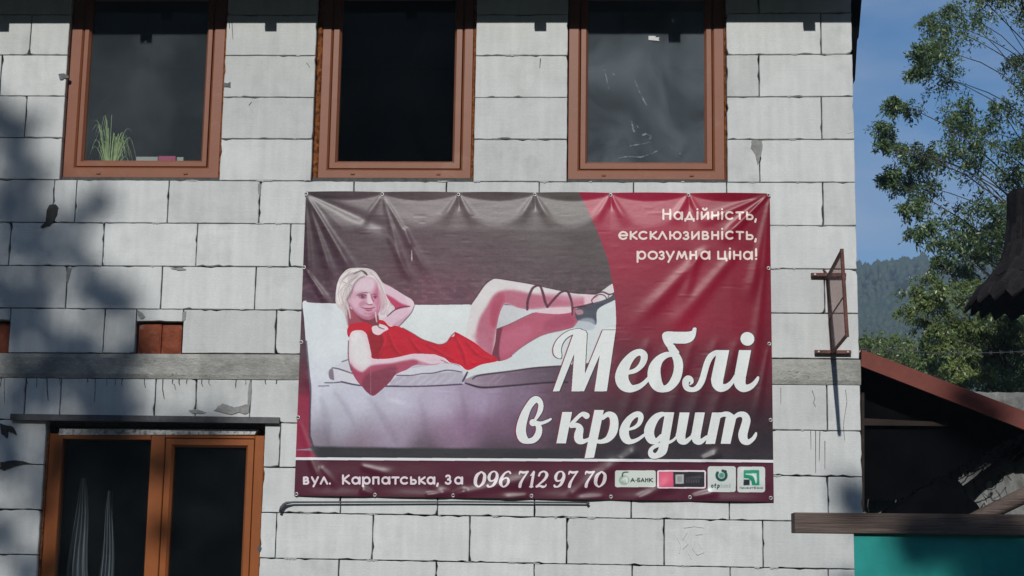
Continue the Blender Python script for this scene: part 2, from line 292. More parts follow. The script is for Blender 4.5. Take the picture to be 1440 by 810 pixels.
poly(off(410,480,6,[(1080,170),(1180,195),(1260,186),(1180,215),(1080,210)]),(190,120,146),.8,.7,clip=m)
stroke(off(410,480,6,[(1262,160,2.5),(1300,176,3),(1332,190,2.5)]),(120,60,84),.8,.2); stroke(off(410,480,6,[(1290,150,2),(1318,172,2.5),(1336,190,2.5)]),(248,236,240),.9,.15)
stroke(off(410,480,6,[(485,0,4),(484,140,4),(508,250,3)]),(70,30,50),.75,.3)
stroke(off(410,480,6,[(672,230,1.5),(672,430,2),(672,470,1)]),(190,160,168),.7,.2)
stroke(off(410,260,6,[(1018,560,2),(1018,610,4),(1018,642,4)]),(225,215,215),.9,.1)
# --- crimson panel with its curved edge
PAN=[(812.3,268),(821.7,286.7),(831.7,308),(840,326.7),(848,348),(855,368),(860,393),(864,415),(866,440),(865.8,465),(863,490),(858,515),(850,545),(838,580),(820,612),(800,648),(1100,652),(1100,266)]
pm=pmask(cr(PAN[:-2],5,False).tolist()+PAN[-2:])
fade=np.clip((T([(800,560)])[0,1]-np.arange(IH))/(PXS*75),0,1)[:,None]
sharp=pm*fade+blur(pm,16)*(1-fade)
pc=grid([(840,280,150,44,70),(900,280,152,44,72),(960,300,146,34,60),(1040,300,128,24,48),(1070,300,112,22,44),(880,360,142,32,60),(960,380,132,26,52),(1040,380,126,22,46),(1075,400,112,20,42),
 (890,440,124,32,56),(960,450,134,24,50),(1040,450,124,24,48),(1075,480,100,24,42),(880,520,98,36,54),(960,520,100,32,50),(1040,540,82,30,44),(880,580,70,40,52),(960,580,62,36,48),(1040,580,56,34,44),(880,625,48,44,50),(960,630,44,42,48),(1060,630,44,40,46)])
paint(sharp,pc); del pc
for a,b,c_ in [((720,640),(900,640),4)]:
    poly([(700,634),(1090,640),(1090,650),(700,650)],(44,44,50),.6,3,False)
stroke([(815,463,.6),(822,459,.6),(830,458.5,.6),(862,463,.5)],(60,50,58),.0)
# --- lower strip
poly([(410,645),(1092,649),(1092,712),(410,706)],(76,34,50),1,0,False)
poly([(410,645.6),(1092,649.8),(1092,653),(410,648.6)],(56,22,36),.7,.8,False)
poly([(410,643.2),(1092,646.8),(1092,650.6),(410,646.9)],(224,222,226),1,0,False)
# --- lettering: script
def lob(ox,oy,pieces):
    m=np.zeros((IH,IW),bool)
    for k,pts in pieces:
        if k=='s': m|=smask([cr(off(ox,oy,6,pts),6,False)])
        elif k=='p': m|=pmask(off(ox,oy,6,pts))
        elif k=='c': m|=pmask(cr(off(ox,oy,6,pts)))
    return m
S,P_='s','p'
tm=lob(760,450,[
 (P_,[(105,605),(160,605),(285,290),(262,605),(368,605),(500,300),(455,605),(560,605),(635,90),(525,90),(375,458),(393,120),(380,95),(330,84),(290,100),(268,150)]),
 ('c',[(345,82),(290,82),(235,98),(180,132),(135,180),(110,240),(112,290),(135,318),(170,330),(180,300),(175,255),(190,200),(225,155),(275,128),(330,120)]),
 (S,[(742,447,18),(800,430,20),(845,392,24),(870,345,28),(872,300,30),(835,276,28),(780,300,32),(725,365,42),(692,440,52),(686,500,56),(708,550,52),(760,582,33),(825,568,24),(880,530,18),(925,480,16)]),
 (S,[(1115,295,20),(1060,300,26),(1000,340,36),(962,410,50),(960,490,56),(985,555,48),(1030,584,30),(1085,570,32),(1135,510,38),(1160,430,38),(1158,350,38),(1128,285,32),(1105,240,34)]),
 ('c',[(1026,150),(1030,120),(1060,103),(1130,103),(1230,104),(1275,95),(1285,72),(1310,70),(1314,90),(1305,140),(1280,180),(1230,202),(1165,204),(1118,204),(1130,225),(1170,280),(1100,275),(1070,240),(1040,195)])])
tm|=lob(860,450,[
 (S,[(660,548,6),(676,530,12),(665,505,22),(640,500,28),(622,530,28),(632,575,24),(680,592,20),(725,572,24),(758,520,26),(780,450,26),(800,380,26),(828,320,26),(868,285,22),(900,275,18),(925,275,15)]),
 (P_,[(880,262),(905,258),(990,258),(948,470),(938,515),(838,515),(842,470),(880,300)]),
 (S,[(888,505,51),(892,545,46),(918,575,36),(965,568,26),(1010,530,18),(1040,480,14)]),
 (P_,[(1072,258),(1175,258),(1128,500),(1026,510)]),
 (S,[(1078,500,50),(1082,545,47),(1110,577,34),(1160,570,26),(1200,540,20),(1222,510,16),(1233,488,11)]),
 (S,[(1143,163,58)]*3)])
tm|=lob(710,530,[
 (S,[(388,358,9),(355,377,13),(300,394,15),(245,390,26),(238,388,30)]),
 (S,[(258,360,12),(278,330,16),(300,280,22),(303,230,22),(280,196,26),(245,200,30),(200,255,30),(165,330,36),(142,410,40),(138,470,42),(155,520,38),(195,543,23),(245,532,26),(280,490,28),(290,440,26),(278,405,22)]),
 (P_,[(485,298),(568,298),(515,563),(435,563)]),
 (S,[(688,330,27),(660,316,20),(630,330,16),(595,365,16),(555,410,18)]),
 (S,[(560,418,16),(605,412,22),(632,440,30),(622,490,36),(625,530,35),(655,546,22),(700,532,14),(745,498,12)]),
 (P_,[(755,282),(835,282),(752,683),(672,690)]),
 (S,[(825,350,16),(870,318,22),(912,340,32),(922,400,36),(908,470,36),(870,525,26),(815,548,18),(775,545,16)]),
 (S,[(1050,444,11),(1095,428,14),(1132,395,18),(1146,350,23),(1135,322,25),(1100,322,24),(1050,360,28),(1015,420,36),(1005,480,40),(1025,530,34),(1065,548,20),(1120,530,15),(1175,492,12)])])
tm|=lob(860,530,[
 (S,[(462,325,14),(425,318,20),(375,345,30),(330,410,40),(315,475,42),(335,530,36),(375,543,22),(420,505,20)]),
 (P_,[(450,302),(527,302),(475,600),(400,590)]),
 (S,[(437,585,38),(425,630,36),(380,666,24),(340,662,26),(328,632,20),(345,600,16),(400,575,16),(470,558,14),(520,535,11),(560,490,10)]),
 (P_,[(572,303),(656,303),(620,500),(540,505)]),(S,[(580,495,40),(588,535,34),(622,548,22),(670,510,14),(700,470,10)]),
 (P_,[(703,303),(785,303),(748,500),(668,505)]),(S,[(708,495,40),(716,535,34),(750,548,22),(800,510,14)]),
 (P_,[(845,303),(925,303),(870,568),(790,568)]),(S,[(880,360,14),(930,322,19),(975,320,24),(1005,345,32)]),
 (P_,[(960,345),(1050,345),(1000,566),(918,566)]),(S,[(1020,355,16),(1070,320,20),(1115,325,28),(1135,365,34),(1120,430,36),(1105,490,38),(1115,535,34),(1150,552,22),(1190,525,17),(1210,495,14),(1217,476,9)])])
def shadow(m,dx,dy,col,al,bl=0.0,grow=0.0):
    s=np.roll(np.roll(m,int(round(dx*PXS)),1),int(round(dy*PXS)),0)
    paint(blur(s,bl) if bl else s,col,al)
gm=tm.copy(); gm[:,int(T([(860,500)])[0,0]):]=False
shadow(gm,-1.6,.2,(150,26,62),.8,.5)
for dx,dy in ((.8,.8),(.8,-.2),(-.5,.7),(.5,-.6),(-.5,-.5)): shadow(tm,dx,dy,(44,28,38),.8)
paint(tm,(224,228,226))
# --- lettering: round sans
def arc(cx,cy,rx,ry,a0,a1,n=22): return [(cx+rx*math.cos(math.radians(a0+(a1-a0)*i/n)),cy-ry*math.sin(math.radians(a0+(a1-a0)*i/n))) for i in range(n+1)]
def glyph(ch,x0,x1,b,h,r,cap=1.38):
    x0+=r; x1-=r; w=x1-x0; y=lambda v:b-r-(h-2*r)*v; x=lambda u:x0+w*u
    L=lambda *p:[(x(u),y(v)) for u,v in p]
    A=lambda cu,cv,ru,rv,a0,a1:arc(x(cu),y(cv),w*ru,(h-2*r)*rv,a0,a1)
    G={'а':[A(.46,.5,.46,.5,0,360),L((1,0),(1,1))],'н':[L((0,0),(0,1)),L((1,0),(1,1)),L((0,.52),(1,.52))],
     'Н':[L((0,0),(0,cap)),L((1,0),(1,cap)),L((0,.75),(1,.75))],'д':[L((.16,.04),(.5,1),(.84,.04)),L((0,-.22),(0,.03),(1,.03),(1,-.22))],
     'і':[L((.5,0),(.5,1)),L((.5,1.42),(.5,1.43))],'и':[L((0,1),(0,0),(1,1),(1,0))],'й':[L((0,1),(0,0),(1,1),(1,0)),A(.5,1.55,.28,.2,180,360)],
     'с':[A(.55,.5,.55,.5,48,312)],'т':[L((0,.98),(1,.98)),L((.5,0),(.5,.98))],'ь':[L((0,1),(0,0),(.6,0))+A(.6,.29,.4,.29,-90,90)+L((0,.58))],
     ',':[L((.7,.02),(.1,-.36))],'.':[L((.5,0),(.5,.03))],'!':[L((.5,.45),(.5,cap)),L((.5,0),(.5,.02))],
     'е':[A(.5,.5,.5,.5,0,318),L((.02,.5),(1,.5))],'к':[L((0,0),(0,1)),L((.95,1),(.12,.5),(1,0))],'К':[L((0,0),(0,cap)),L((.92,cap),(.1,.68),(1,0))],
     'л':[L((0,0),(.5,1),(1,0))],'ю':[L((0,0),(0,1)),L((0,.5),(.32,.5)),A(.67,.5,.33,.5,0,360)],'з':[A(.4,.74,.5,.26,150,-90)+A(.4,.25,.6,.27,90,-150)],
     'З':[A(.42,cap*.75,.46,cap*.25,150,-90)+A(.42,cap*.26,.58,cap*.27,90,-150)],'в':[L((.55,.52),(0,.52),(0,1),(.5,1))+A(.5,.76,.35,.24,90,-90),L((0,.52),(0,0),(.6,0))+A(.6,.26,.4,.26,-90,90)],
     'р':[L((0,-.42),(0,1)),A(.54,.5,.46,.5,0,360)],'о':[A(.5,.5,.5,.5,0,360)],'у':[L((0,1),(.5,.08)),L((1,1),(.24,-.42))],'м':[L((0,0),(.2,1),(.5,.18),(.8,1),(1,0))],
     'ц':[L((0,1),(0,.02),(1,.02),(1,-.25)),L((.82,1),(.82,.02))],'п':[L((0,0),(0,.98),(1,.98),(1,0))],
     'А':[L((0,0),(.5,cap),(1,0)),L((.2,.4),(.8,.4))],'-':[L((0,.55),(1,.55))],'Б':[L((.9,cap),(0,cap),(0,0),(.5,0))+A(.5,.38,.5,.38,-90,90)+L((0,.76))]}[ch]
    return [[(p[0],p[1],r) for p in s] for s in G]
def line(ox,oy,items,b,h,r,sc=6.0,cap=1.38):
    m=np.zeros((IH,IW),bool)
    for ch,a,c_ in items:
        for s in glyph(ch,a,c_,b,h,r,cap): m|=smask([off(ox,oy,sc,s)])
    return m
t2=line(860,280,[('Н',428,502),('а',520,602),('д',612,700),('і',712,732),('й',750,820),('н',838,905),('і',920,940),('с',953,1030),('т',1042,1115),('ь',1130,1196),(',',1200,1226)],185,76,8.6)
t2|=line(860,280,[('е',56,140),('к',152,220),('с',224,306),('к',320,386),('л',386,470),('ю',484,590),('з',602,655),('и',670,742),('в',758,822),('н',838,905),('і',920,940),('с',953,1030),('т',1042,1115),('ь',1130,1196),(',',1200,1226)],352,76,8.6)
t2|=line(860,280,[('р',210,292),('о',302,390),('з',398,448),('у',455,532),('м',542,640),('н',655,720),('а',745,832),('ц',888,975),('і',985,1005),('н',1022,1092),('а',1105,1190),('!',1205,1228)],520,78,8.6)
shadow(t2,.5,.6,(80,18,36),.8,.2); paint(t2,(234,214,204))
t3=line(410,575,[('в',100,155),('у',168,238),('л',243,314),('.',316,340),('К',430,500),('а',508,587),('р',598,672),('п',684,746),('а',760,838),('т',845,915),('с',917,990),('ь',1003,1060),('к',1072,1137),('а',1142,1216),(',',1222,1248),('З',1298,1352),('а',1374,1450)],640,70,8.6,cap=1.3)
shadow(t3,.5,.6,(36,14,24),.8,.2); paint(t3,(226,214,220))
# phone number, slanted old-style figures with swelling strokes
def dig(d,cx,w,b=664,t=524):
    H=b-t; X=lambda u,v:cx+u*w+ (v-.5)*H*.17; Y=lambda v:b-v*H
    q=lambda *p:[(X(u,v),Y(v),r_) for u,v,r_ in p]
    D_={'0':[q((0,.95,6),(-.33,.75,13),(-.42,.5,15),(-.35,.22,13),(0,.05,6),(.33,.25,12),(.42,.5,15),(.35,.78,12),(0,.95,6))],
     '9':[q((.35,.62,6),(.1,.42,6),(-.25,.42,9),(-.4,.65,13),(-.25,.9,8),(.1,.96,6),(.36,.8,11),(.4,.55,14),(.25,.2,12),(-.05,.05,7),(-.32,.06,9),(-.38,.12,9))],
     '6':[q((.4,.86,8),(.2,.96,7),(-.15,.85,8),(-.38,.55,13),(-.38,.25,14),(-.1,.05,7),(.2,.12,9),(.36,.35,12),(.2,.56,8),(-.1,.55,6),(-.34,.38,6))],
     '7':[q((-.4,.8,5),(-.34,.94,9),(0,.9,10),(.46,.95,8)),q((.46,.95,6),(.1,.55,8),(-.1,.25,12),(-.12,.06,13))],
     '1':[q((-.3,.72,5),(.1,.95,8)),q((.1,.93,10),(.08,.06,12)),q((-.2,.05,5),(.36,.05,5))],
     '2':[q((-.36,.72,9),(-.25,.9,8),(.1,.96,7),(.38,.78,13),(.25,.5,11),(-.2,.2,7),(-.42,.06,8)),q((-.42,.06,9),(-.1,.1,9),(.2,.04,10),(.44,.1,6),(.46,.2,4))]}[d]
    return [cr(off(640,575,6,s),6,False) for s in D_]
t4=np.zeros((IH,IW),bool)
for d,cx,w in [('0',212,88),('9',318,84),('6',425,86),('7',568,80),('1',650,50),('2',735,88),('9',880,84),('7',985,80),('7',1125,80),('0',1225,88)]: t4|=smask(dig(d,cx,w))
shadow(t4,.7,.7,(30,12,20),.8,.2); paint(t4,(226,216,220))
# --- bank marks
def rr(ox,oy,s,x0,y0,x1,y1,r):
    p=[]
    for cx,cy,a in ((x1-r,y0+r,90),(x1-r,y1-r,0),(x0+r,y1-r,-90),(x0+r,y0+r,-180)): p+=arc(cx,cy,r,r,a,a-90,6)
    return off(ox,oy,s,p)
B=(850,645,6)
poly(rr(*B,88,100,432,241,18),(206,214,206),1,0,False)
m=poly(off(*B,arc(165,182,45,42,0,360)),(158,176,164),1,.5,False)
poly(off(*B,arc(176,176,26,26,0,360)),(196,208,198),.9,.8,False)
stroke(off(*B,[(150,150,5),(158,120,5),(200,114,4)]),(40,52,46),.9,.1); stroke(off(*B,[(185,160,5),(190,200,6)]),(226,232,226),.9,.2); stroke(off(*B,[(140,185,4),(165,170,5),(188,170,4)]),(226,232,226),.7,.3)
paint(line(850,645,[('А',218,256),('-',260,272),('Б',276,302),('А',304,338),('Н',342,370),('К',376,410)],200,30,3.8,6,1.3),(44,48,46))
poly(rr(*B,443,98,854,252,18),(228,216,222),1,0,False)
poly(rr(*B,458,112,841,240,4),(46,44,50),1,0,False)
poly(off(*B,[(458,112),(578,112),(582,240),(458,240)]),(206,92,122),1,.2,False)
poly(off(*B,[(597,135),(668,132),(668,212),(597,214)]),(176,176,176),1,.2,False)
poly(off(*B,[(612,150),(650,148),(652,196),(614,198)]),(150,150,150),1,.5,False)
for x in range(690,800,20): stroke(off(*B,[(x,178,4),(x+4,202,4)]),(104,102,106),.8,.3)
stroke(off(*B,[(690,165,5),(740,160,7),(810,155,9)]),(92,90,96),.7,1.2)
poly(rr(*B,869,65,1106,282,22),(204,210,206),1,0,False)
stroke([q+(11/6,) for q in off(*B,arc(985,142,40,40,75,-290,24)[:-5])],(26,72,66),1,.05,sm=False)
poly(off(*B,arc(985,142,22,22,0,360)),(84,142,122),1,.1,False); stroke(off(*B,[(1018,110,12)]*3),(30,60,62),1)
def ital(txt,x,y,w,h,r,col,al=1.0):
    sh={'o':[[(.1,.5),(.3,1),(.8,.9),(.8,.3),(.4,0),(.1,.5)]],'t':[[(.5,1.5),(.3,.2),(.6,0)],[(.1,1),(.8,1)]],'p':[[(.3,1),(0,-.6)],[(.3,.8),(.7,1),(.85,.5),(.5,0),(.2,.1)]],
     'b':[[(.4,1.6),(.2,0),(.7,.1),(.9,.6),(.6,1),(.3,.8)]],'a':[[(.8,1),(.4,1),(.15,.5),(.3,0),(.7,.2),(.9,1),(.8,0)]],'n':[[(.2,1),(.1,0)],[(.2,.7),(.6,1),(.8,.8),(.7,0)]],'k':[[(.3,1.6),(.1,0)],[(.8,1),(.2,.5),(.7,0)]],
     'П':[[(0,0),(.1,1.3),(.8,1.3),(.75,0)]],'р':[[(.2,1),(.1,-.5)],[(.2,.9),(.8,.9),(.8,.1),(.15,.1)]],'и':[[(.1,1),(.1,0),(.8,1),(.8,0)]],'в':[[(.1,0),(.1,1),(.7,.9),(.1,.5),(.8,.3),(.1,0)]],'а':[[(.8,1),(.2,.8),(.2,.1),(.8,.1)],[(.8,1),(.8,0)]],'т':[[(0,1),(.9,1)],[(.45,1),(.45,0)]],'Б':[[(.8,1.3),(.1,1.3),(.1,0),(.8,.1),(.7,.6),(.1,.7)]],'н':[[(.1,0),(.1,1)],[(.8,0),(.8,1)],[(.1,.5),(.8,.5)]],'к':[[(.1,0),(.1,1)],[(.8,1),(.1,.5),(.8,0)]]}
    m=np.zeros((IH,IW),bool)
    for i,c_ in enumerate(txt):
        for s in sh[c_]: m|=smask([[q+(r/6,) for q in off(*B,[(x+i*w+u*w*.85,y-v*h) for u,v in s])]])
    paint(m,col,al)
ital('otp',897,245,26,22,3.6,(40,56,54)); ital('bank',975,245,24,22,2.6,(158,172,166),.9)
poly(rr(*B,1119,68,1353,284,22),(204,210,206),1,0,False)
poly(off(*B,[(1172,97),(1303,97),(1303,225),(1172,225)]),(38,140,108),1,.05,False)
poly(off(*B,[(1172,160),(1172,175),(1205,178),(1228,196),(1240,225),(1225,225),(1222,178),(1172,178)]),(216,224,220),1,.05,False)
poly(off(*B,[(1172,165),(1210,168),(1236,190),(1242,225),(1172,225)]),(214,222,218),1,.05,False)
poly(off(*B,[(1172,178),(1222,178),(1222,225),(1172,225)]),(38,46,52),1,.05,False)
stroke(off(*B,[(1190,132,5),(1230,134,6),(1262,150,7),(1275,205,5)]),(210,222,216),1,.05); poly(off(*B,[(1235,124),(1282,124),(1284,206)]),(210,222,216),.9,.1,False)
ital('ПриватБанк',1140,254,20,11,2.2,(70,84,82),.9)
poly(off(410,365,6,[(500,640),(520,612),(585,604),(570,640),(530,700)]),(236,228,228),.6,1.5)
# film grain of the enlarged print
gr0=noise(4,4)*.02+noise(9,9)*.02
img[:int(T([(600,640)])[0,1])]+=gr0[:int(T([(600,640)])[0,1]),:,None]
# very fine vinyl weave and dirt
img+=((noise(3,3)*.012)+(noise(90,120)*.02))[...,None]
img[:]=np.where(img[...,:1]>img[...,1:2]*1.8,img*np.array([1.07,1,1],np.float32),img)
np.clip(img,0,1,out=img)
# =====================================================================
# MATERIALS
# =====================================================================
def M(name,col,rough=.8,spec=.3,metal=0.0,**k):
    """k: var=(scale,amount) colour mottling, bump=(scale,strength), rnd=per-object brightness spread, stretch=(x,y,z)"""
    m=bpy.data.materials.new(name); m.use_nodes=True; t=m.node_tree; b=t.nodes['Principled BSDF']
    b.inputs['Roughness'].default_value=rough; b.inputs['Specular IOR Level'].default_value=spec; b.inputs['Metallic'].default_value=metal
    N=t.nodes.new; L=t.links.new
    tc=N('ShaderNodeTexCoord'); mp=N('ShaderNodeMapping'); mp.inputs['Scale'].default_value=k.get('stretch',(1,1,1)); L(tc.outputs['Object'],mp.inputs[0])
    rgb=N('ShaderNodeRGB'); rgb.outputs[0].default_value=(*col,1); cur=rgb.outputs[0]
    for sc_,am in k.get('var',[]):
        n=N('ShaderNodeTexNoise'); n.inputs['Scale'].default_value=sc_; n.inputs['Detail'].default_value=6; n.inputs['Roughness'].default_value=.62; L(mp.outputs[0],n.inputs['Vector'])
        r=N('ShaderNodeMapRange'); r.inputs[1].default_value=.3; r.inputs[2].default_value=.7; r.inputs[3].default_value=1-am; r.inputs[4].default_value=1+am; L(n.outputs['Fac'],r.inputs[0])
        x=N('ShaderNodeVectorMath'); x.operation='SCALE'; L(cur,x.inputs[0]); L(r.outputs[0],x.inputs['Scale']); cur=x.outputs[0]
    for sc_,lo,hi,c2 in k.get('spots',[]):
        n=N('ShaderNodeTexNoise'); n.inputs['Scale'].default_value=sc_; n.inputs['Detail'].default_value=8; n.inputs['Roughness'].default_value=.65; L(mp.outputs[0],n.inputs['Vector'])
        r=N('ShaderNodeMapRange'); r.inputs[1].default_value=lo; r.inputs[2].default_value=hi; L(n.outputs['Fac'],r.inputs[0])
        x=N('ShaderNodeMix'); x.data_type='RGBA'; L(r.outputs[0],x.inputs[0]); L(cur,x.inputs[6]); x.inputs[7].default_value=(*c2,1); cur=x.outputs[2]
    if k.get('rnd'):
        oi=N('ShaderNodeObjectInfo'); r=N('ShaderNodeMapRange'); r.inputs[3].default_value=1-k['rnd']; r.inputs[4].default_value=1+k['rnd']; L(oi.outputs['Random'],r.inputs[0])
        x=N('ShaderNodeVectorMath'); x.operation='SCALE'; L(cur,x.inputs[0]); L(r.outputs[0],x.inputs['Scale']); cur=x.outputs[0]
    L(cur,b.inputs['Base Color'])
    nin=None
    for sc_,st in k.get('bump',[]):
        n=N('ShaderNodeTexNoise'); n.inputs['Scale'].default_value=sc_; n.inputs['Detail'].default_value=8; L(mp.outputs[0],n.inputs['Vector'])
        bp=N('ShaderNodeBump'); bp.inputs['Strength'].default_value=st; bp.inputs['Distance'].default_value=.01; L(n.outputs['Fac'],bp.inputs['Height'])
        if nin: L(nin,bp.inputs['Normal'])
        nin=bp.outputs[0]
    if nin: L(nin,b.inputs['Normal'])
    m['b']=b.name
    return m
aac=M('aerated_block',(.585,.60,.59),.95,.1,var=[(1.3,.07),(5,.06),(60,.035)],spots=[(2.6,.52,.74,(.44,.45,.44)),(140,.70,.76,(.33,.33,.32))],rnd=.085,bump=[(90,.18),(16,.12)])
# fine horizontal saw marks left by the wire that cut the blocks
def saw_marks(m):
    t=m.node_tree; b=t.nodes['Principled BSDF']; N=t.nodes.new; L=t.links.new
    tc=N('ShaderNodeTexCoord'); mp=N('ShaderNodeMapping'); mp.inputs['Scale'].default_value=(1.6,1,70); L(tc.outputs['Object'],mp.inputs[0])
    n=N('ShaderNodeTexNoise'); n.inputs['Scale'].default_value=1.5; n.inputs['Detail'].default_value=4; L(mp.outputs[0],n.inputs['Vector'])
    bp=N('ShaderNodeBump'); bp.inputs['Strength'].default_value=.10; bp.inputs['Distance'].default_value=.01; L(n.outputs['Fac'],bp.inputs['Height'])
    old=b.inputs['Normal'].links[0].from_socket; L(old,bp.inputs['Normal']); L(bp.outputs[0],b.inputs['Normal'])
    mp2=N('ShaderNodeMapping'); mp2.inputs['Scale'].default_value=(9,1,1.1); L(tc.outputs['Object'],mp2.inputs[0])
    n2=N('ShaderNodeTexNoise'); n2.inputs['Scale'].default_value=2.2; n2.inputs['Detail'].default_value=6; L(mp2.outputs[0],n2.inputs['Vector'])
    r=N('ShaderNodeMapRange'); r.inputs[1].default_value=.35; r.inputs[2].default_value=.7; r.inputs[3].default_value=1.03; r.inputs[4].default_value=.93; L(n2.outputs['Fac'],r.inputs[0])
    old=b.inputs['Base Color'].links[0].from_socket
    x=N('ShaderNodeVectorMath'); x.operation='SCALE'; L(old,x.inputs[0]); L(r.outputs[0],x.inputs['Scale']); L(x.outputs[0],b.inputs['Base Color'])
saw_marks(aac)
joint=M('joint_glue',(.085,.083,.08),.95,.1,var=[(30,.3)])
conc=M('concrete',(.34,.34,.315),.92,.15,var=[(1.2,.16),(5,.16),(22,.14),(70,.08)],spots=[(3.4,.48,.66,(.20,.20,.185)),(26,.6,.72,(.13,.13,.12)),(11,.62,.72,(.44,.44,.42))],stretch=(1,1,1.5),bump=[(60,.6),(18,.6),(5,.4)])
mortar=M('mortar_smear',(.27,.27,.26),.95,.1,var=[(25,.2)],bump=[(60,.5)])
dripm=M('dark_drip',(.06,.058,.055),.9,.1,var=[(30,.3)])
brown=M('brown_frame_laminate',(.215,.072,.033),.42,.3,var=[(2.5,.06),(16,.05)],spots=[(6,.58,.78,(.25,.11,.065))],bump=[(120,.04)],stretch=(1,1,1))
orange=M('brown_door_laminate',(.26,.075,.017),.4,.3,var=[(3,.1),(16,.06)],bump=[(120,.04)])
foam=M('mounting_foam',(.22,.078,.026),.95,.1,var=[(25,.35),(90,.2)],spots=[(18,.52,.66,(.10,.028,.012))],bump=[(60,1.0)])
steel=M('weathered_steel',(.085,.085,.09),.6,.4,.3,var=[(8,.3),(40,.2)])
rust=M('rusty_steel',(.13,.055,.045),.7,.3,.2,var=[(14,.3),(60,.3)],bump=[(80,.3)])
clay=M('terracotta',(.20,.05,.022),.75,.25,var=[(6,.3),(30,.2)],spots=[(9,.56,.7,(.30,.17,.13))],bump=[(50,.5)])
black=M('board_and_shade_black',(.0035,.0035,.004),1,.0,var=[(6,.4)])  # near-black for dark parts and for the painted-in shade inside the shed
redmetal=M('red_brown_fascia',(.165,.037,.025),.6,.3,var=[(3,.15),(20,.12)],spots=[(5,.6,.75,(.12,.05,.04))],bump=[(30,.1)])
plankm=M('weathered_plank',(.135,.10,.085),.85,.2,var=[(2,.3),(14,.25)],stretch=(.25,4,6),bump=[(22,.9)],spots=[(4,.55,.72,(.045,.036,.034))])
teal=M('teal_painted_sheet',(.012,.26,.235),.5,.25,var=[(1.5,.18),(8,.1)],spots=[(3,.6,.8,(.02,.11,.10))],bump=[(3,.25),(40,.05)])
slate=M('asbestos_sheet',(.2,.2,.195),.9,.15,var=[(3,.25),(20,.2)],spots=[(4,.5,.7,(.07,.075,.06))],bump=[(40,.4)])
shmat=M('old_dark_shingle',(.02,.017,.017),.85,.1,var=[(8,.5)],rnd=.35,bump=[(30,.8)])
woodd=M('old_dark_wood',(.035,.026,.022),.85,.15,var=[(5,.3)],stretch=(.6,3,3),bump=[(30,.6)])
bark=M('bark',(.09,.075,.06),.9,.1,var=[(7,.4)],stretch=(2,2,.6),bump=[(16,1)])
cloth=M('curtain_cloth',(.26,.28,.33),.9,.1,var=[(5,.1)])
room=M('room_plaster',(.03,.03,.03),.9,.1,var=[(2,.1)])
zinc=M('zinc_eyelet',(.45,.42,.42),.4,.5,.7,var=[(60,.2)])
panelm=M('dull_sign_sheet',(.36,.29,.28),.6,.3,var=[(6,.2),(30,.15)],spots=[(8,.5,.72,(.25,.16,.14))])
_t=panelm.node_tree; _b=_t.nodes['Principled BSDF']; _x=_t.nodes.new('ShaderNodeBsdfTransparent'); _x.inputs[0].default_value=(.93,.84,.82,1); _m=_t.nodes.new('ShaderNodeMixShader'); _m.inputs[0].default_value=.30; _t.links.new(_x.outputs[0],_m.inputs[1]); _t.links.new(_b.outputs[0],_m.inputs[2]); _t.links.new(_m.outputs[0],_t.nodes['Material Output'].inputs[0])
white=M('white_card',(.6,.6,.6),.7,.3,var=[(8,.08)])
pinkm=M('pink_card',(.62,.12,.24),.6,.3,var=[(8,.1)])
potm=M('brown_pot',(.16,.06,.03),.5,.4,var=[(8,.1)])
jarm=M('glass_jar',(.35,.36,.36),.2,.6,var=[(8,.2)])
ground_m=M('rough_grass_ground',(.036,.042,.03),.95,.1,var=[(.25,.35),(2,.3),(14,.3)],spots=[(.4,.5,.64,(.06,.055,.05))],bump=[(8,.6)])
hillm=M('forest_floor',(.028,.05,.022),.95,.05,var=[(.02,.3),(.2,.35)],bump=[(.5,1)])
whitef=M('plaster_strip',(.55,.56,.56),.9,.1,var=[(14,.2)],spots=[(40,.5,.62,(.2,.2,.2))],bump=[(60,.6)])
def leafmat(name,c1,c2,rough=.42,scale=9):
    m=bpy.data.materials.new(name); m.use_nodes=True; t=m.node_tree; b=t.nodes['Principled BSDF']; N=t.nodes.new; L=t.links.new
    b.inputs['Roughness'].default_value=rough; b.inputs['Specular IOR Level'].default_value=.55
    g=N('ShaderNodeNewGeometry'); n=N('ShaderNodeTexNoise'); n.inputs['Scale'].default_value=scale; n.inputs['Detail'].default_value=3; L(g.outputs['Position'],n.inputs['Vector'])
    n2=N('ShaderNodeTexNoise'); n2.inputs['Scale'].default_value=.9; L(g.outputs['Position'],n2.inputs['Vector'])
    ad=N('ShaderNodeMath'); ad.operation='MULTIPLY_ADD'; L(n2.outputs['Fac'],ad.inputs[0]); ad.inputs[1].default_value=.9; L(n.outputs['Fac'],ad.inputs[2])
    r=N('ShaderNodeMapRange'); r.inputs[1].default_value=.65; r.inputs[2].default_value=1.25; L(ad.outputs[0],r.inputs[0])
    x=N('ShaderNodeMix'); x.data_type='RGBA'; x.inputs[6].default_value=(*c1,1); x.inputs[7].default_value=(*c2,1); L(r.outputs[0],x.inputs[0]); L(x.outputs[2],b.inputs['Base Color'])
    tr=N('ShaderNodeBsdfTranslucent'); L(x.outputs[2],tr.inputs[0]); ms=N('ShaderNodeMixShader'); ms.inputs[0].default_value=.22; L(b.outputs[0],ms.inputs[1]); L(tr.outputs[0],ms.inputs[2]); L(ms.outputs[0],t.nodes['Material Output'].inputs[0])
    return m
leafA=leafmat('willow_leaf',(.05,.098,.038),(.15,.225,.085),.42)
leafB=leafmat('bush_leaf',(.075,.125,.035),(.21,.27,.085),.4)
leafC=leafmat('indoor_leaf',(.30,.50,.08),(.85,.95,.5),.4,30)
leafW=leafmat('wood_leaf',(.02,.04,.018),(.05,.075,.028),.8,.35)
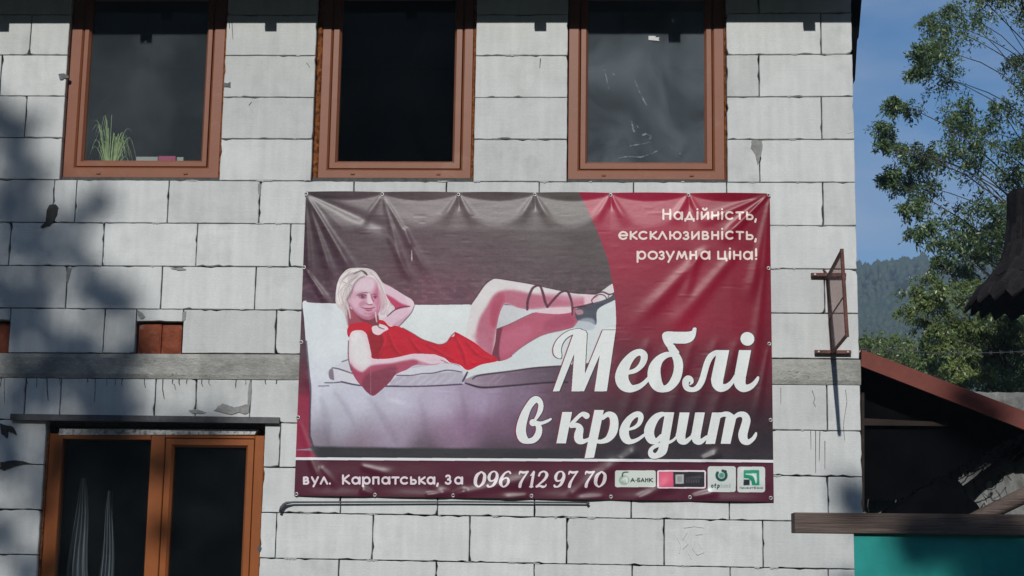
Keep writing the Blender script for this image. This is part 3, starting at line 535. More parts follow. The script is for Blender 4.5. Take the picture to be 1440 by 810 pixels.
def panemat(name,dust,scale=3.0,lo=.4,hi=.7,sw=0.0):
    m=bpy.data.materials.new(name); m.use_nodes=True; t=m.node_tree; t.nodes.clear(); N=t.nodes.new; L=t.links.new
    o=N('ShaderNodeOutputMaterial'); tr=N('ShaderNodeBsdfTransparent'); tr.inputs[0].default_value=(.84,.87,.86,1)
    gl=N('ShaderNodeBsdfGlossy'); gl.inputs['Roughness'].default_value=.02
    fr=N('ShaderNodeFresnel'); fr.inputs[0].default_value=1.5; f2=N('ShaderNodeMath'); f2.operation='MULTIPLY'; f2.inputs[1].default_value=1.25; L(fr.outputs[0],f2.inputs[0])
    m1=N('ShaderNodeMixShader'); L(f2.outputs[0],m1.inputs[0]); L(tr.outputs[0],m1.inputs[1]); L(gl.outputs[0],m1.inputs[2])
    df=N('ShaderNodeBsdfDiffuse'); df.inputs[0].default_value=(.58,.68,.78,1)
    tc=N('ShaderNodeTexCoord'); n=N('ShaderNodeTexNoise'); n.inputs['Scale'].default_value=scale; n.inputs['Detail'].default_value=5; n.inputs['Distortion'].default_value=.2+sw*.8; L(tc.outputs['Object'],n.inputs['Vector'])
    r=N('ShaderNodeMapRange'); r.inputs[1].default_value=lo; r.inputs[2].default_value=hi; r.inputs[3].default_value=dust[0]; r.inputs[4].default_value=dust[1]; L(n.outputs['Fac'],r.inputs[0])
    m2=N('ShaderNodeMixShader'); L(r.outputs[0],m2.inputs[0]); L(m1.outputs[0],m2.inputs[1]); L(df.outputs[0],m2.inputs[2]); L(m2.outputs[0],o.inputs[0])
    return m
pane_dusty=panemat('dusty_pane',(.026,.055),2.5)
pane_clean=panemat('clean_pane',(.0,.002))
pane_swirl=panemat('smeared_pane',(.05,.125),2.2,.4,.72,1.0)
pane_door=panemat('door_pane',(.003,.007))
smearm=panemat('wiping_smear',(.05,.42),40)

# =====================================================================
# HELPERS
# =====================================================================
def tag(o,label=None,cat=None,group=None,kind=None):
    if label: o['label']=label
    if cat: o['category']=cat
    if group: o['group']=group
    if kind: o['kind']=kind
    return o
def mobj(name,v,f,mat,parent=None,smooth=False):
    me=bpy.data.meshes.new(name); me.from_pydata([tuple(q) for q in v],[],f); me.update()
    bm=bmesh.new(); bm.from_mesh(me); bmesh.ops.recalc_face_normals(bm,faces=bm.faces); bm.to_mesh(me); bm.free()
    if mat: me.materials.append(mat)
    if smooth:
        for p in me.polygons: p.use_smooth=True
    o=bpy.data.objects.new(name,me); C.objects.link(o)
    if parent: o.parent=parent; o.matrix_parent_inverse=Matrix.Translation(parent.location).inverted()
    return o
def raw(name,verts,faces,mat,parent=None,smooth=False):      # numpy quads, quick
    verts=np.asarray(verts,np.float32); faces=np.asarray(faces,np.int32); me=bpy.data.meshes.new(name)
    me.vertices.add(len(verts)); me.vertices.foreach_set('co',verts.ravel())
    k=faces.shape[1]; me.loops.add(faces.size); me.loops.foreach_set('vertex_index',faces.ravel())
    me.polygons.add(len(faces)); me.polygons.foreach_set('loop_start',np.arange(0,faces.size,k,dtype=np.int32)); me.polygons.foreach_set('loop_total',np.full(len(faces),k,np.int32))
    if smooth: me.polygons.foreach_set('use_smooth',np.ones(len(faces),bool))
    me.update(); me.validate(); me.materials.append(mat)
    o=bpy.data.objects.new(name,me); C.objects.link(o)
    if parent: o.parent=parent; o.matrix_parent_inverse=Matrix.Translation(parent.location).inverted()
    return o
def empty(name,loc,label,cat,group=None):
    o=bpy.data.objects.new(name,None); C.objects.link(o); o.location=loc; o.empty_display_size=.2
    return tag(o,label,cat,group)
class MB:
    def __init__(s): s.v=[]; s.f=[]
    def add(s,v,f):
        n=len(s.v); s.v+=list(v); s.f+=[tuple(i+n for i in q) for q in f]; return s
    def box(s,x0,x1,y0,y1,z0,z1,b=0.0):
        if b<=0:
            return s.add([(x,y,z) for x in(x0,x1) for y in(y0,y1) for z in(z0,z1)],[(0,1,3,2),(4,6,7,5),(0,4,5,1),(2,3,7,6),(0,2,6,4),(1,5,7,3)])
        v=[(x0+b,y0,z0+b),(x1-b,y0,z0+b),(x1-b,y0,z1-b),(x0+b,y0,z1-b),(x0,y0+b,z0),(x1,y0+b,z0),(x1,y0+b,z1),(x0,y0+b,z1),(x0,y1,z0),(x1,y1,z0),(x1,y1,z1),(x0,y1,z1)]
        f=[(0,1,2,3)]+[(i,(i+1)%4,4+(i+1)%4,4+i) for i in range(4)]+[(4+i,4+(i+1)%4,8+(i+1)%4,8+i) for i in range(4)]+[(8,9,10,11)]
        return s.add(v,f)
    def prism(s,front,back):
        n=len(front); return s.add(list(front)+list(back),[tuple(range(n)),tuple(range(2*n-1,n-1,-1))]+[(i,n+i,n+(i+1)%n,(i+1)%n) for i in range(n)])
    def tube(s,pts,rad,n=8,cap=True):
        pts=[Vector(p) for p in pts]; rad=rad if hasattr(rad,'__len__') else [rad]*len(pts); base=len(s.v); up=Vector((.13,.21,1)).normalized()
        for i,p in enumerate(pts):
            d=(pts[min(i+1,len(pts)-1)]-pts[max(i-1,0)]).normalized(); a=d.cross(up)
            if a.length<1e-3: a=d.cross(Vector((1,0,0)))
            a.normalize(); b=d.cross(a)
            for k in range(n):
                t=2*math.pi*k/n; s.v.append(tuple(p+(a*math.cos(t)+b*math.sin(t))*rad[i]))
        for i in range(len(pts)-1):
            for k in range(n): s.f.append((base+i*n+k,base+i*n+(k+1)%n,base+(i+1)*n+(k+1)%n,base+(i+1)*n+k))
        if cap: s.f.append(tuple(base+k for k in range(n))); s.f.append(tuple(base+(len(pts)-1)*n+k for k in reversed(range(n))))
        return s
    def obj(s,name,mat,parent=None,smooth=False): return mobj(name,s.v,s.f,mat,parent,smooth)
def shape_px(name,pts,Y0,Y1,mat,parent=None,mb=None):
    fr=[W(x,y,Y0) for x,y in pts]; bk=[(p[0],Y1,p[2]) for p in fr]
    m=mb or MB(); m.prism(fr,bk)
    return m if mb else m.obj(name,mat,parent)
def XW(x,y,Y=0): return W(x,y,Y)[0]
def ZW(x,y,Y=0): return W(x,y,Y)[2]
rnd=random.uniform

# =====================================================================
# GROUND, HILLS
# =====================================================================
def hz(x,y):
    """terrain height: flat yard, wooded slopes all round the valley"""
    r=math.hypot(x,y); h=0
    if y>0:
        a=math.atan2(x,y+DIST); d=math.hypot(x,y+DIST)
        target=math.tan(math.radians(11.35+.45*math.sin(a*34+4.5)+.25*math.sin(a*71+.6)))*560
        t=min(max((d-120)/440,0),1); h=target*t**1.7
        if d>560: h=target+ (d-560)*.01
    else:
        d=math.hypot(x,y); t=min(max((d-55)/240,0),1); h=124*(t*t*(3-2*t))*(1 if y<-30 else max(0,-y/30))+ (0 if y<-30 else 0)  # unseen slope behind the viewer, raised to darken the wall under the eave
        s=min(max((abs(x)-60)/200,0),1); h=max(h,85*s*s*(3-2*s)*(1-min(1,-y/60))+h*min(1,-y/60))
    return h+ (mnoise.noise(Vector((x*.02,y*.02,3)))*6 if r>90 else 0)
gx=[-640,-560,-420,-330,-260,-200,-160,-130,-100,-80,-60,-45,-30,-20,-12,-6,0,6,12,20,30,45,60,70,80,95,110,130,150,175,200,230,260,300,340,380,430,500,560,640]
gy=gx
v=[(x,y,hz(x,y)) for y in gy for x in gx]; n=len(gx)
f=[(j*n+i,j*n+i+1,(j+1)*n+i+1,(j+1)*n+i) for j in range(n-1) for i in range(n-1)]
def mid(a,b): return (abs(a[0])<62 and abs(a[1])<62)
g=mobj('ground',v,[q for q in f if all(abs(v[i][0])<=61 and abs(v[i][1])<=61 for i in q)],ground_m,smooth=True); tag(g,kind='structure')
g=mobj('hills',v,[q for q in f if not all(abs(v[i][0])<=61 and abs(v[i][1])<=61 for i in q)],hillm,smooth=True); tag(g,kind='structure')

# far woods: bumpy crowns standing on the hillsides
def blob_field(pts,big=False):
    base=[]; bm=bmesh.new(); bmesh.ops.create_icosphere(bm,subdivisions=2 if big else 1,radius=1); bv=np.array([q.co[:] for q in bm.verts]); bf=np.array([[q.index for q in p.verts] for p in bm.faces]); bm.free()
    rs=np.random.RandomState(3); V=[];F=[]; off_=0
    for (x,y,z,r,hh) in pts:
        d=1+.24*rs.randn(len(bv),1); a=bv*d*np.array([r,r,hh]); a[:,2]+=hh*.6; V.append(a+np.array([x,y,z])); F.append(bf+off_); off_+=len(bv)
    return np.concatenate(V),np.concatenate(F)
rs=random.Random(11); pts=[]
while len(pts)<12500:                     # the slope seen to the right of the house
    a=rs.uniform(.10,.50); d=rs.uniform(330,580); x=d*math.sin(a); y=d*math.cos(a)-DIST
    con=rs.random()<.5; r=rs.uniform(.7,1.5); pts.append((x,y,hz(x,y)-1,r,r*(rs.uniform(1.3,1.9) if con else 1.05)))
V,F=blob_field(pts); tag(raw('hillside_wood',V,F,leafW,smooth=False),'dark hazy wood covering the far hillside behind the shed','wood',kind='stuff')
pts=[]
while len(pts)<1500:                     # unseen slope behind the viewer, added to darken glass and eave
    x=rs.uniform(-150,150); y=rs.uniform(-330,-75); r=rs.uniform(2.5,5); pts.append((x,y,hz(x,y)-1,r,r*1.7))
V,F=blob_field(pts,True); tag(raw('added_opposite_wood',V,F,leafW,smooth=False),'unseen dark wood added on the slope facing the house front','wood',kind='stuff')

# =====================================================================
# THE HOUSE
# =====================================================================
house=empty('house',(0,0,0),'unplastered pale grey aerated block house with brown framed windows','house')
def wob(px0,px1,Y=0): return px0
# course lines: photo points along each bed joint
LN=[[(40,77.3),(400,78.3),(733,78.3),(1100,77),(1195,76)],[(30,134.7),(380,137),(733,137),(1100,136.3),(1195,135.7)],[(30,193.3),(380,195.7),(733,195.7),(1100,196.3),(1195,196)],
 [(30,252.3),(380,254.3),(733,255.5),(1100,256.5),(1195,256.3)],[(20,312.7),(350,314.5),(1190,317.5)],[(15,373.3),(350,375),(1150,378.3)],[(20,433.3),(380,435.7),(1150,440.6)],[(20,496),(400,497.7),(1150,504.5)],
 [(50,531.4),(350,533.7),(1150,541)],[(17,590),(394,594.5),(1150,605.4)],[(30,653),(385,657),(1150,669.8)],[(30,716.3),(385,721),(1150,733.3)],[(30,780),(385,785),(1150,799.7)]]
def zline(i,X):
    """height of bed joint i at world X"""
    if i<0: return zline(0,X)-i*.2815
    if i>=len(LN): return zline(len(LN)-1,X)-(i-len(LN)+1)*.288
    q=[W(*p) for p in LN[i]]
    if X<=q[0][0]: return q[0][2]
    for a,b in zip(q,q[1:]):
        if X<=b[0]: return a[2]+(b[2]-a[2])*(X-a[0])/(b[0]-a[0])
    return q[-1][2]
XR=XW(1201,150); XL=-5.6
br=random.Random(21)
def chipped(poly_,depth,yoff,name='block',mat=aac,chip=1.0,parent=house):
    """poly_: corner (x,z) ccw seen from the front; edge broken up with small nicks"""
    out=[]; n=len(poly_)
    for i in range(n):
        a=Vector(poly_[i]); b=Vector(poly_[(i+1)%n]); L=(b-a).length; k=max(2,int(L/.035)); t=(b-a)/L; nr=Vector((-t.y,t.x))
        for j in range(k):
            p=a+(b-a)*(j/k+ (br.uniform(-.2,.2)/k if j else 0)); s=br.uniform(0,.0022)*chip
            if br.random()<.09*chip: s+=br.uniform(.002,.008)
            if j==0:
                s=0; inn=(-t+0*t); c=(sum((Vector(q) for q in poly_),Vector((0,0)))/n-a).normalized(); cc=br.uniform(.001,.003)+(br.uniform(.004,.014) if br.random()<.10*chip else 0); p=a+c*cc
            out.append(p+nr*s)
    cen=sum(out,Vector((0,0)))/len(out); m=len(out); v=[]
    for p in out: c=(cen-p).normalized(); q=p+c*.0035; v.append((q.x,yoff,q.y))
    for p in out: v.append((p.x,yoff+.0035,p.y))
    for p in out: v.append((p.x,depth,p.y))
    f=[tuple(range(m))]+[(i,(i+1)%m,m+(i+1)%m,m+i) for i in range(m)]+[(m+i,m+(i+1)%m,2*m+(i+1)%m,2*m+i) for i in range(m)]
    return mobj(name,v,f,mat,parent)
GAP=.0022; WD=.09
def block(X0,X1,r0,r1,z0=None,z1=None):
    """block between bed joints r0 (above) and r1 (below)"""
    a0=zline(r1,X0) if z0 is None else z0; b0=zline(r1,X1) if z0 is None else z0; a1=zline(r0,X0) if z1 is None else z1; b1=zline(r0,X1) if z1 is None else z1
    g=GAP*br.uniform(.6,1.35); h=GAP*br.uniform(.45,1.2)
    chipped([(X0+g,a0+h),(X1-g,b0+h),(X1-g,b1-h),(X0+g,a1-h)],WD,br.uniform(-.0018,.0015))
def course(r,spans,js):
    """spans: (X0,X1) solid stretches; js: joint positions in metres"""
    for X0,X1 in spans:
        cs=[X0]+sorted(j for j in js if X0+.03<j<X1-.03)+[X1]
        for a,b in zip(cs,cs[1:]): block(a,b,r-1,r)
def jx(y,xs): return [XW(x,y) for x in xs]
# openings (wall plane)
def vx(pa,pb): return (XW(*pa)+XW(*pb))/2
W1=(vx((99,33),(83.3,252)),vx((317,35),(309.3,254))); W2=(vx((445.3,35),(438.3,254)),vx((669.3,33),(665.3,255))); W3=(vx((799,33),(797.3,255)),vx((1022.3,32),(1020.7,187)))
DR=(vx((62,650),(52,800)),vx((372.4,599),(363.6,810)))
W0=(XL+1.2,XL+2.2)
pier=[(XL,W1[0]),(W1[1],W2[0]),(W2[1],W3[0]),(W3[1],XR)]
full=[(XL,XR)]
ext=lambda js:js+[min(js)-.605*k for k in range(1,8)]
course(3,pier,ext(jx(225,[-60]))+jx(225,[1025.5,1068.5]))
course(2,pier,ext(jx(165,[36]))+jx(165,[1155.5]))
course(1,pier,ext(jx(107,[1]))+jx(107,[1067.5]))
course(0,pier,ext(jx(50,[43]))+jx(50,[1154.5]))
course(-1,pier,ext(jx(-10,[0]))+jx(-10,[1067]))
for r in (-2,-3): course(r,full,ext([XR-.3-.3*(r%2)])+[XR-.3-.3*(r%2)-.605*k for k in range(1,14)])
course(4,full,ext(jx(283,[75]))+jx(283,[106.5,236.3,365,497,627.5,758,891,1022,1157.5]))
course(5,full,ext(jx(343,[14]))+jx(343,[145.3,276.7,407.7,539,671,803,935,1067]))
course(6,full,ext(jx(404,[93.5]))+jx(404,[227,359,491,625,758,891,1025,1159.5]))
# course 7 holds the two brick filled pockets
zc=lambda x:ZW(x,452)
H1=(XW(190,475),XW(256,475)); H0=(XW(-60,475),XW(12.5,475))
course(7,[(XL,H0[0]),(H0[1],H1[0]),(H1[1],XR)],[H0[0]-.605*k for k in range(1,5)]+jx(466,[146,388,520,652,784,916,1048]))
block(H1[0],H1[1],6,7,z0=ZW(225,452)); block(H0[0],H0[1],6,7,z0=ZW(5,450))
# ring beam
xs=np.linspace(XL,XR+.004,150); v=[]
for X in xs:
    zt=zline(7,X)-.003; zb=zline(8,X)+.002
    for k in range(7):
        z=zt+(zb-zt)*k/6; v.append((X,-.004+.006*mnoise.noise(Vector((X*5,z*14,1)))+(.008 if k in(0,6) else 0),z))
n=7; f=[(i*n+k,(i+1)*n+k,(i+1)*n+k+1,i*n+k+1) for i in range(len(xs)-1) for k in range(6)]
m=len(v); v+=[(XL,.3,zline(7,XL)),(XR,.3,zline(7,XR)),(XR,.3,zline(8,XR)),(XL,.3,zline(8,XL))]
f+=[((len(xs)-1)*n,m+1,m+2,(len(xs)-1)*n+6),tuple([i*n for i in range(len(xs))])+(m+1,m),tuple([i*n+6 for i in range(len(xs))])+(m+2,m+3)]
mobj('ring_beam',v,f,conc,house)
XJ=XW(352,560)
course(9,full,ext(jx(560,[35]))+jx(560,[85,218,275.6,352,483,620,757,893,1028,1163]))
course(10,[(XL,DR[0]),(DR[1],XR)],ext(jx(625,[-20]))+jx(625,[393.6,530,667,803,940,1077]))
course(11,[(XL,DR[0]),(DR[1],XR)],ext(jx(690,[-70]))+jx(712,[479,615,751.5,887.7,1025.8,1164.7]))
course(12,[(XL,DR[0]),(DR[1],XR)],ext(jx(750,[-20]))+jx(753,[388,524,660.5,797,934,1073]))
for r,o_ in ((13,0),(14,1),(15,0),(16,1)):
    js=jx(815,[475.8,613,751,889,1027,1165]) if o_==0 else jx(753,[388,524,660.5,797,934,1073])
    course(r,[(XL,DR[0]),(DR[1],XR)],js+[DR[0]-.4-.605*k for k in range(6)])
# wall core behind the facing blocks, with the window and door openings left out
core=MB(); YA,YB=WD-.006,.3
ztop=zline(-3,0)+.26; zw=zline(3,0); zwt=zline(-2,0)
cuts=[(XL,W1[0]),(W1[1],W2[0]),(W2[1],W3[0]),(W3[1],XR-.004)]
for a,b in cuts: core.box(a-.0 if a==XL else a+.002,b-.002,YA,YB,zw-.02,zwt)
core.box(XL,XR-.004,YA,YB,zwt+.001,ztop)
zb_=zline(9,0)+.0
hz0,hz1=zline(7,H1[0]),ZW(225,452)
core.box(XL,XR-.004,YA+.06,YB,zb_-.02,zw-.021)
for a,b in ((XL,H0[0]),(H0[1],H1[0]),(H1[1],XR-.004)): core.box(a,b,YA,YA+.0599,zline(7,-1)-.06,zw-.021)
core.box(XL,XR-.004,YA+.001,YA+.0598,zb_-.02,zline(7,-1)-.061)
for a,b in ((XL,DR[0]-.002),(DR[1]+.002,XR-.004)): core.box(a,b,YA,YB,.45,zb_-.021)
core.obj('wall_core',joint,house)
pl=MB().box(XL,DR[0]-.01,.0,.3,-.2,.449).box(DR[1]+.01,XR+.01,.0,.3,-.2,.449).box(DR[0]-.01,DR[1]+.01,0,.3,-.2,.40); pl.obj('plinth',conc,house)
# other three walls, floors and rooms
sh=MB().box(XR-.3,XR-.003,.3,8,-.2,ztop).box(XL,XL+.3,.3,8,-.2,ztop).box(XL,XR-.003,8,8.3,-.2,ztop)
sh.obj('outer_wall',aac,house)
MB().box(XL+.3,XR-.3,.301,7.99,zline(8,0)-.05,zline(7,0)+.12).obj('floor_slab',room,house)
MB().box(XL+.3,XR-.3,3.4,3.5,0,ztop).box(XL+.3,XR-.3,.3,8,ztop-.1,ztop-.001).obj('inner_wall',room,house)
# roof with a deep eave above the windows
zs=ZW(700,33); EL_=.62; zf=zs+EL_*math.tan(SUN_EL)/math.cos(SUN_AZ)
RL,RR=XL-.5,XR+.16
MB().box(RL,RR,-EL_,-EL_+.03,zf,zf+.20,.004).obj('fascia_board',woodd,house)
MB().box(RL,RR,-EL_+.031,.0,zf+.03,zf+.05).obj('soffit',woodd,house)
k=0
for px in (-375,5,200,381,570,760,948,1138):
    c_=XW(px,38)-EL_*math.tan(SUN_AZ)
    if k==0: k=1; q=MB().box(-.038,.038,-.02,.03,-.046,.0,.003).obj('gutter_bracket',steel,house); q.location=(c_,-EL_,zf); src=q
    else: q=src.copy(); C.objects.link(q); q.location=(c_,-EL_,zf)
rz=zf+.20; ry=4.1
MB().prism([(RL-.05,-EL_-.06,rz),(RR+.02,-EL_-.06,rz),(RR+.02,ry,rz+2.6),(RL-.05,ry,rz+2.6)],[(RL-.05,-EL_-.06,rz+.05),(RR+.02,-EL_-.06,rz+.05),(RR+.02,ry,rz+2.65),(RL-.05,ry,rz+2.65)]).prism([(RL-.05,ry+.001,rz+2.6),(RR+.02,ry+.001,rz+2.6),(RR+.02,8.9,rz),(RL-.05,8.9,rz)],[(RL-.05,ry+.001,rz+2.65),(RR+.02,ry+.001,rz+2.65),(RR+.02,8.9,rz+.05),(RL-.05,8.9,rz+.05)]).obj('roof',redmetal,house)
shape_px('verge_board',[(1199,-60),(1216,-60),(1211.7,0),(1207.6,52),(1205.6,54),(1202.4,113),(1199,113)],.03,.24,black,house)

# ---- windows ----
def ring(x0,x1,z0,z1,w,yf,yb,wb=None,ch=.012,dy=.012):
    """mitred profile running round a rectangle; w side/top width, wb bottom width"""
    wb=wb or w
    def loop(d,db,y): return [(x0+d,y,z0+db),(x1-d,y,z0+db),(x1-d,y,z1-d),(x0+d,y,z1-d)]
    Ls=[loop(0,0,yb),loop(0,0,yf+.003),loop(.003,.003,yf),loop(w-ch,wb-ch,yf),loop(w,wb,yf+dy),loop(w,wb,yb)]
    v=sum(Ls,[]); f=[]
    for a in range(5):
        for i in range(4): f.append((a*4+i,a*4+(i+1)%4,(a+1)*4+(i+1)%4,(a+1)*4+i))
    return MB().add(v,f)
def foam_strip(par,Xa,Xb,z0,z1,y0,seed):
    """bulging line of expanding foam in the gap between wall and frame"""
    nz_,nx=int((z1-z0)/.008),5; v=[]
    for i in range(nz_+1):
        z=z0+(z1-z0)*i/nz_; sw=1+.35*mnoise.noise(Vector((seed,z*9,0)))
        for k in range(nx+1):
            u=k/nx; x=Xa+(Xb-Xa)*u+.003*mnoise.noise(Vector((z*30,k,seed)))
            b=math.sin(math.pi*u)**.7*.022*sw; v.append((x,y0-b-.016*mnoise.noise(Vector((x*45,z*38,seed))),z))
    f=[(i*(nx+1)+k,i*(nx+1)+k+1,(i+1)*(nx+1)+k+1,(i+1)*(nx+1)+k) for i in range(nz_) for k in range(nx)]
    return mobj('foam_strip',v,f,foam,par,True)
RF=.045
def window(op,pxl,pxr,gl,gr,sl,sr,yb,ysb,yg,pane,lab):
    """op wall opening; pxl/pxr outer frame, sl/sr sash, gl/gr glass at the bottom (photo px)"""
    w=bpy.data.objects.new('window',None); C.objects.link(w); w.parent=house; w.location=(0,0,0); w['label']=lab
    X0,X1=XW(pxl,yb,RF),XW(pxr,yb,RF); Z0=ZW((pxl+pxr)/2,yb,RF)
    Z1=zwt-.02; wf=XW(sl,yb,RF)-X0; wf=(wf+X1-XW(sr,yb,RF))/2
    S0,S1=X0+wf+.005,X1-wf-.005; SZ0=ZW((pxl+pxr)/2,ysb,RF); ws=((XW(gl,yg,RF)-S0)+(S1-XW(gr,yg,RF)))/2
    ring(X0,X1,Z0,Z1,wf,RF,RF+.07,SZ0-Z0-.002).obj('frame',brown,w)
    G0,G1,GZ=S0+ws,S1-ws,ZW((pxl+pxr)/2,yg,RF+.02)
    ring(S0,S1,SZ0,Z1-wf-.005,ws,RF+.002,RF+.07,GZ-SZ0,.014,.022).obj('sash',brown,w)
    MB().box(G0-.004,G1+.004,RF+.036,RF+.046,GZ-.004,Z1-wf-ws).obj('pane',pane,w)
    for u in (.23,.79):
        cx=X0+(X1-X0)*u; MB().box(cx-.013,cx+.013,RF-.007,RF+.004,Z0+.022,Z0+.033,.003).obj('drain_cap',brown,w)
    if X0-op[0]>.012: foam_strip(w,op[0]-.002,X0+.002,Z0-.005,Z1,RF+.012,pxl)
    if op[1]-X1>.006: foam_strip(w,X1-.002,op[1]+.002,Z0-.005,Z1,RF+.012,pxr)
    MB().box(op[0]+.003,op[1]-.003,.03,.3,zw+.0005,Z0-.002).obj('sill_bed',joint,w)
    return w,(X0,X1,Z0,Z1,G0,G1,GZ)
w1,g1=window(W1,88,307,120,285,109,294.5,250,234,225.7,pane_dusty,'left upper window, dusty glass with a green plant behind')
w2,g2=window(W2,446.7,661.7,474,636,462.7,649.3,250.7,237,227,pane_clean,'middle upper window with clean black glass')
w3,g3=window(W3,798.3,1019.3,824.3,990,814,1002.7,252.7,238,228.3,pane_swirl,'right upper window, glass smeared and swirled')
# white sticker and wiping marks on the right pane
def flat(name,pts,Y,mat,par,th=.0012): return shape_px(name,pts,Y,Y+th,mat,par)
flat('sticker',[(912,50.5),(922,50.5),(922,52.5),(927.5,52.5),(926,55),(927.5,57.5),(912,56)],RF+.0345,white,w3)
flat('sticker',[(207,57),(203,57.5),(203.5,59.5),(207,59)],RF+.0345,white,w1)
sm=MB()
for pts,wd_ in [([(847,92),(850,100),(853,110),(856,125)],1.3),([(862,103),(865,107)],2.0),([(893,113),(896,122),(900,131),(905,140),(909,148)],1.9),([(888,170),(890,180),(892,186)],1.5),([(896,176),(897,180)],1),([(903,190),(910,188),(917,193),(913,195)],2.2),
  ([(886,205),(900,203),(915,200)],1.6),([(870,222),(885,220),(900,221),(915,217),(925,212)],1.7),([(944,208),(945,210)],1.1),([(952,211),(953,212)],.9),([(956,215),(957,217)],1.1)]:
    for a,b in zip(pts,pts[1:]):
        d=(b[0]-a[0],b[1]-a[1]); L_=math.hypot(*d); nx,ny=-d[1]/L_*wd_*rnd(.5,1),d[0]/L_*wd_*rnd(.5,1)
        q=[(a[0]+nx,a[1]+ny),(b[0]+nx*.7,b[1]+ny*.7),(b[0]-nx,b[1]-ny),(a[0]-nx*.6,a[1]-ny*.6)]
        sm.add([W(x,y,RF+.0352) for x,y in q],[(0,1,2,3)])
o=sm.obj('wiping_smear',smearm,w3); tag(o,kind='stuff')
# steel fixing plates
for q in ([(82,104),(90,103),(97,107),(96,110),(90,110),(88,112),(84,112)],[(314,116),(320,117),(324,115),(324,123),(320,122),(315,122)],[(362,768),(366,767),(368,771),(366,776),(362,774)]):
    shape_px('fixing_plate',q,-.006,.012,steel,house)

# ---- ground floor double door window ----
dw=bpy.data.objects.new('window',None); C.objects.link(dw); dw.parent=house; dw['label']='wide lower window in orange brown frame under a steel lintel'
RD=.05
X0,X1=DR[0]+.01,DR[1]-.008; ZT=ZW(220,611,RD); ZB=.46
FWd=.075
fr=MB(); 
MB().box(X0,X0+.085,RD,RD+.08,ZB,ZT,.004).obj('frame',orange,dw)
MB().box(X1-.062,X1,RD,RD+.08,ZB,ZT,.004).obj('frame',orange,dw)
XM0,XM1=XW(209,680,RD),XW(229,680,RD)
MB().box(XM0,XM1,RD,RD+.08,ZB,ZT-.002,.005).obj('mullion',orange,dw)
MB().box(X0+.0855,XM0-.0005,RD,RD+.08,ZT-.035,ZT-.001,.003).obj('frame_head',orange,dw)
MB().box(XM1+.0005,X1-.0625,RD,RD+.08,ZT-.02,ZT-.001,.003).obj('frame_head',orange,dw)
SX0,SX1=XM1+.004,X1-.0665; SZ1=ZT-.024
wS=(XW(238.5,680,RD)-SX0)
ring(SX0,SX1,ZB+.03,SZ1,.052,RD+.004,RD+.075,.06,.014,.02).obj('sash',orange,dw)
MB().box(SX0+.048,SX1-.048,RD+.04,RD+.05,ZB+.08,SZ1-.048).obj('pane',pane_door,dw)
MB().box(X0+.083,XM0+.002,RD+.04,RD+.05,ZB,ZT-.033).obj('pane',pane_door,dw)
shape_px('head_packing',[(84,602.5),(362,604),(358,611),(82,611.5)],RD-.004,RD+.10,whitef,dw)
foam_strip(dw,DR[1]-.010,DR[1]+.002,ZB,ZT,.05,3.3); foam_strip(dw,DR[0]-.002,DR[0]+.012,ZB,ZT,.05,5.1)
# steel angle over it
lx0,lx1=XW(17,583),XW(394,590)
zt0,zt1=ZW(60,583),ZW(394,587.5); zb0,zb1=ZW(60,591.5),ZW(394,596)
la=MB().prism([(lx0,-.034,zb0),(lx1,-.034,zb1),(lx1,-.034,zt1),(lx0,-.034,zt0)],[(lx0,-.0,zb0),(lx1,-.0,zb1),(lx1,-.0,zt1),(lx0,-.0,zt0)])
la.prism([(DR[0]+.002,-.0005,zb0),(DR[1]-.002,-.0005,zb1),(DR[1]-.002,-.0005,zb1+.006),(DR[0]+.002,-.0005,zb0+.006)],[(DR[0]+.002,.28,zb0),(DR[1]-.002,.28,zb1),(DR[1]-.002,.28,zb1+.006),(DR[0]+.002,.28,zb0+.006)])
la.obj('steel_lintel',steel,house)

# ---- clay bricks in the pockets ----
def claybrick(x0,x1,z0,z1,y=.022):
    nu,nv=8,8; v=[];
    for j in range(nv+1):
        for i in range(nu+1):
            u,w_=i/nu,j/nv; c_=min(u,1-u,.12)/.12; d_=min(w_,1-w_,.12)/.12
            v.append((x0+(x1-x0)*u,y+.014*(1-min(c_,d_))**2+.006*mnoise.noise(Vector((x0+u*3,w_*3,2))),z0+(z1-z0)*w_))
    f=[(j*9+i,j*9+i+1,(j+1)*9+i+1,(j+1)*9+i) for j in range(nv) for i in range(nu)]
    n=len(v); v+=[(x0,.14,z0),(x1,.14,z0),(x1,.14,z1),(x0,.14,z1)]
    f+=[(0,n,n+1,8),(8,n+1,n+2,80),(80,n+2,n+3,72),(72,n+3,n,0)]
    return mobj('clay_brick',v,f,clay,house,True)
zz0=zline(7,H1[0])+.002; zz1=ZW(225,452)-.012
xm=(H1[0]+H1[1])/2+.01
claybrick(H1[0]+.012,xm-.002,zz0,zz1); claybrick(xm+.002,H1[1]-.012,zz0,zz1,.026)
claybrick(H0[0]+.01,H0[1]-.012,zline(7,H0[0])+.002,ZW(5,450)-.01,.04)

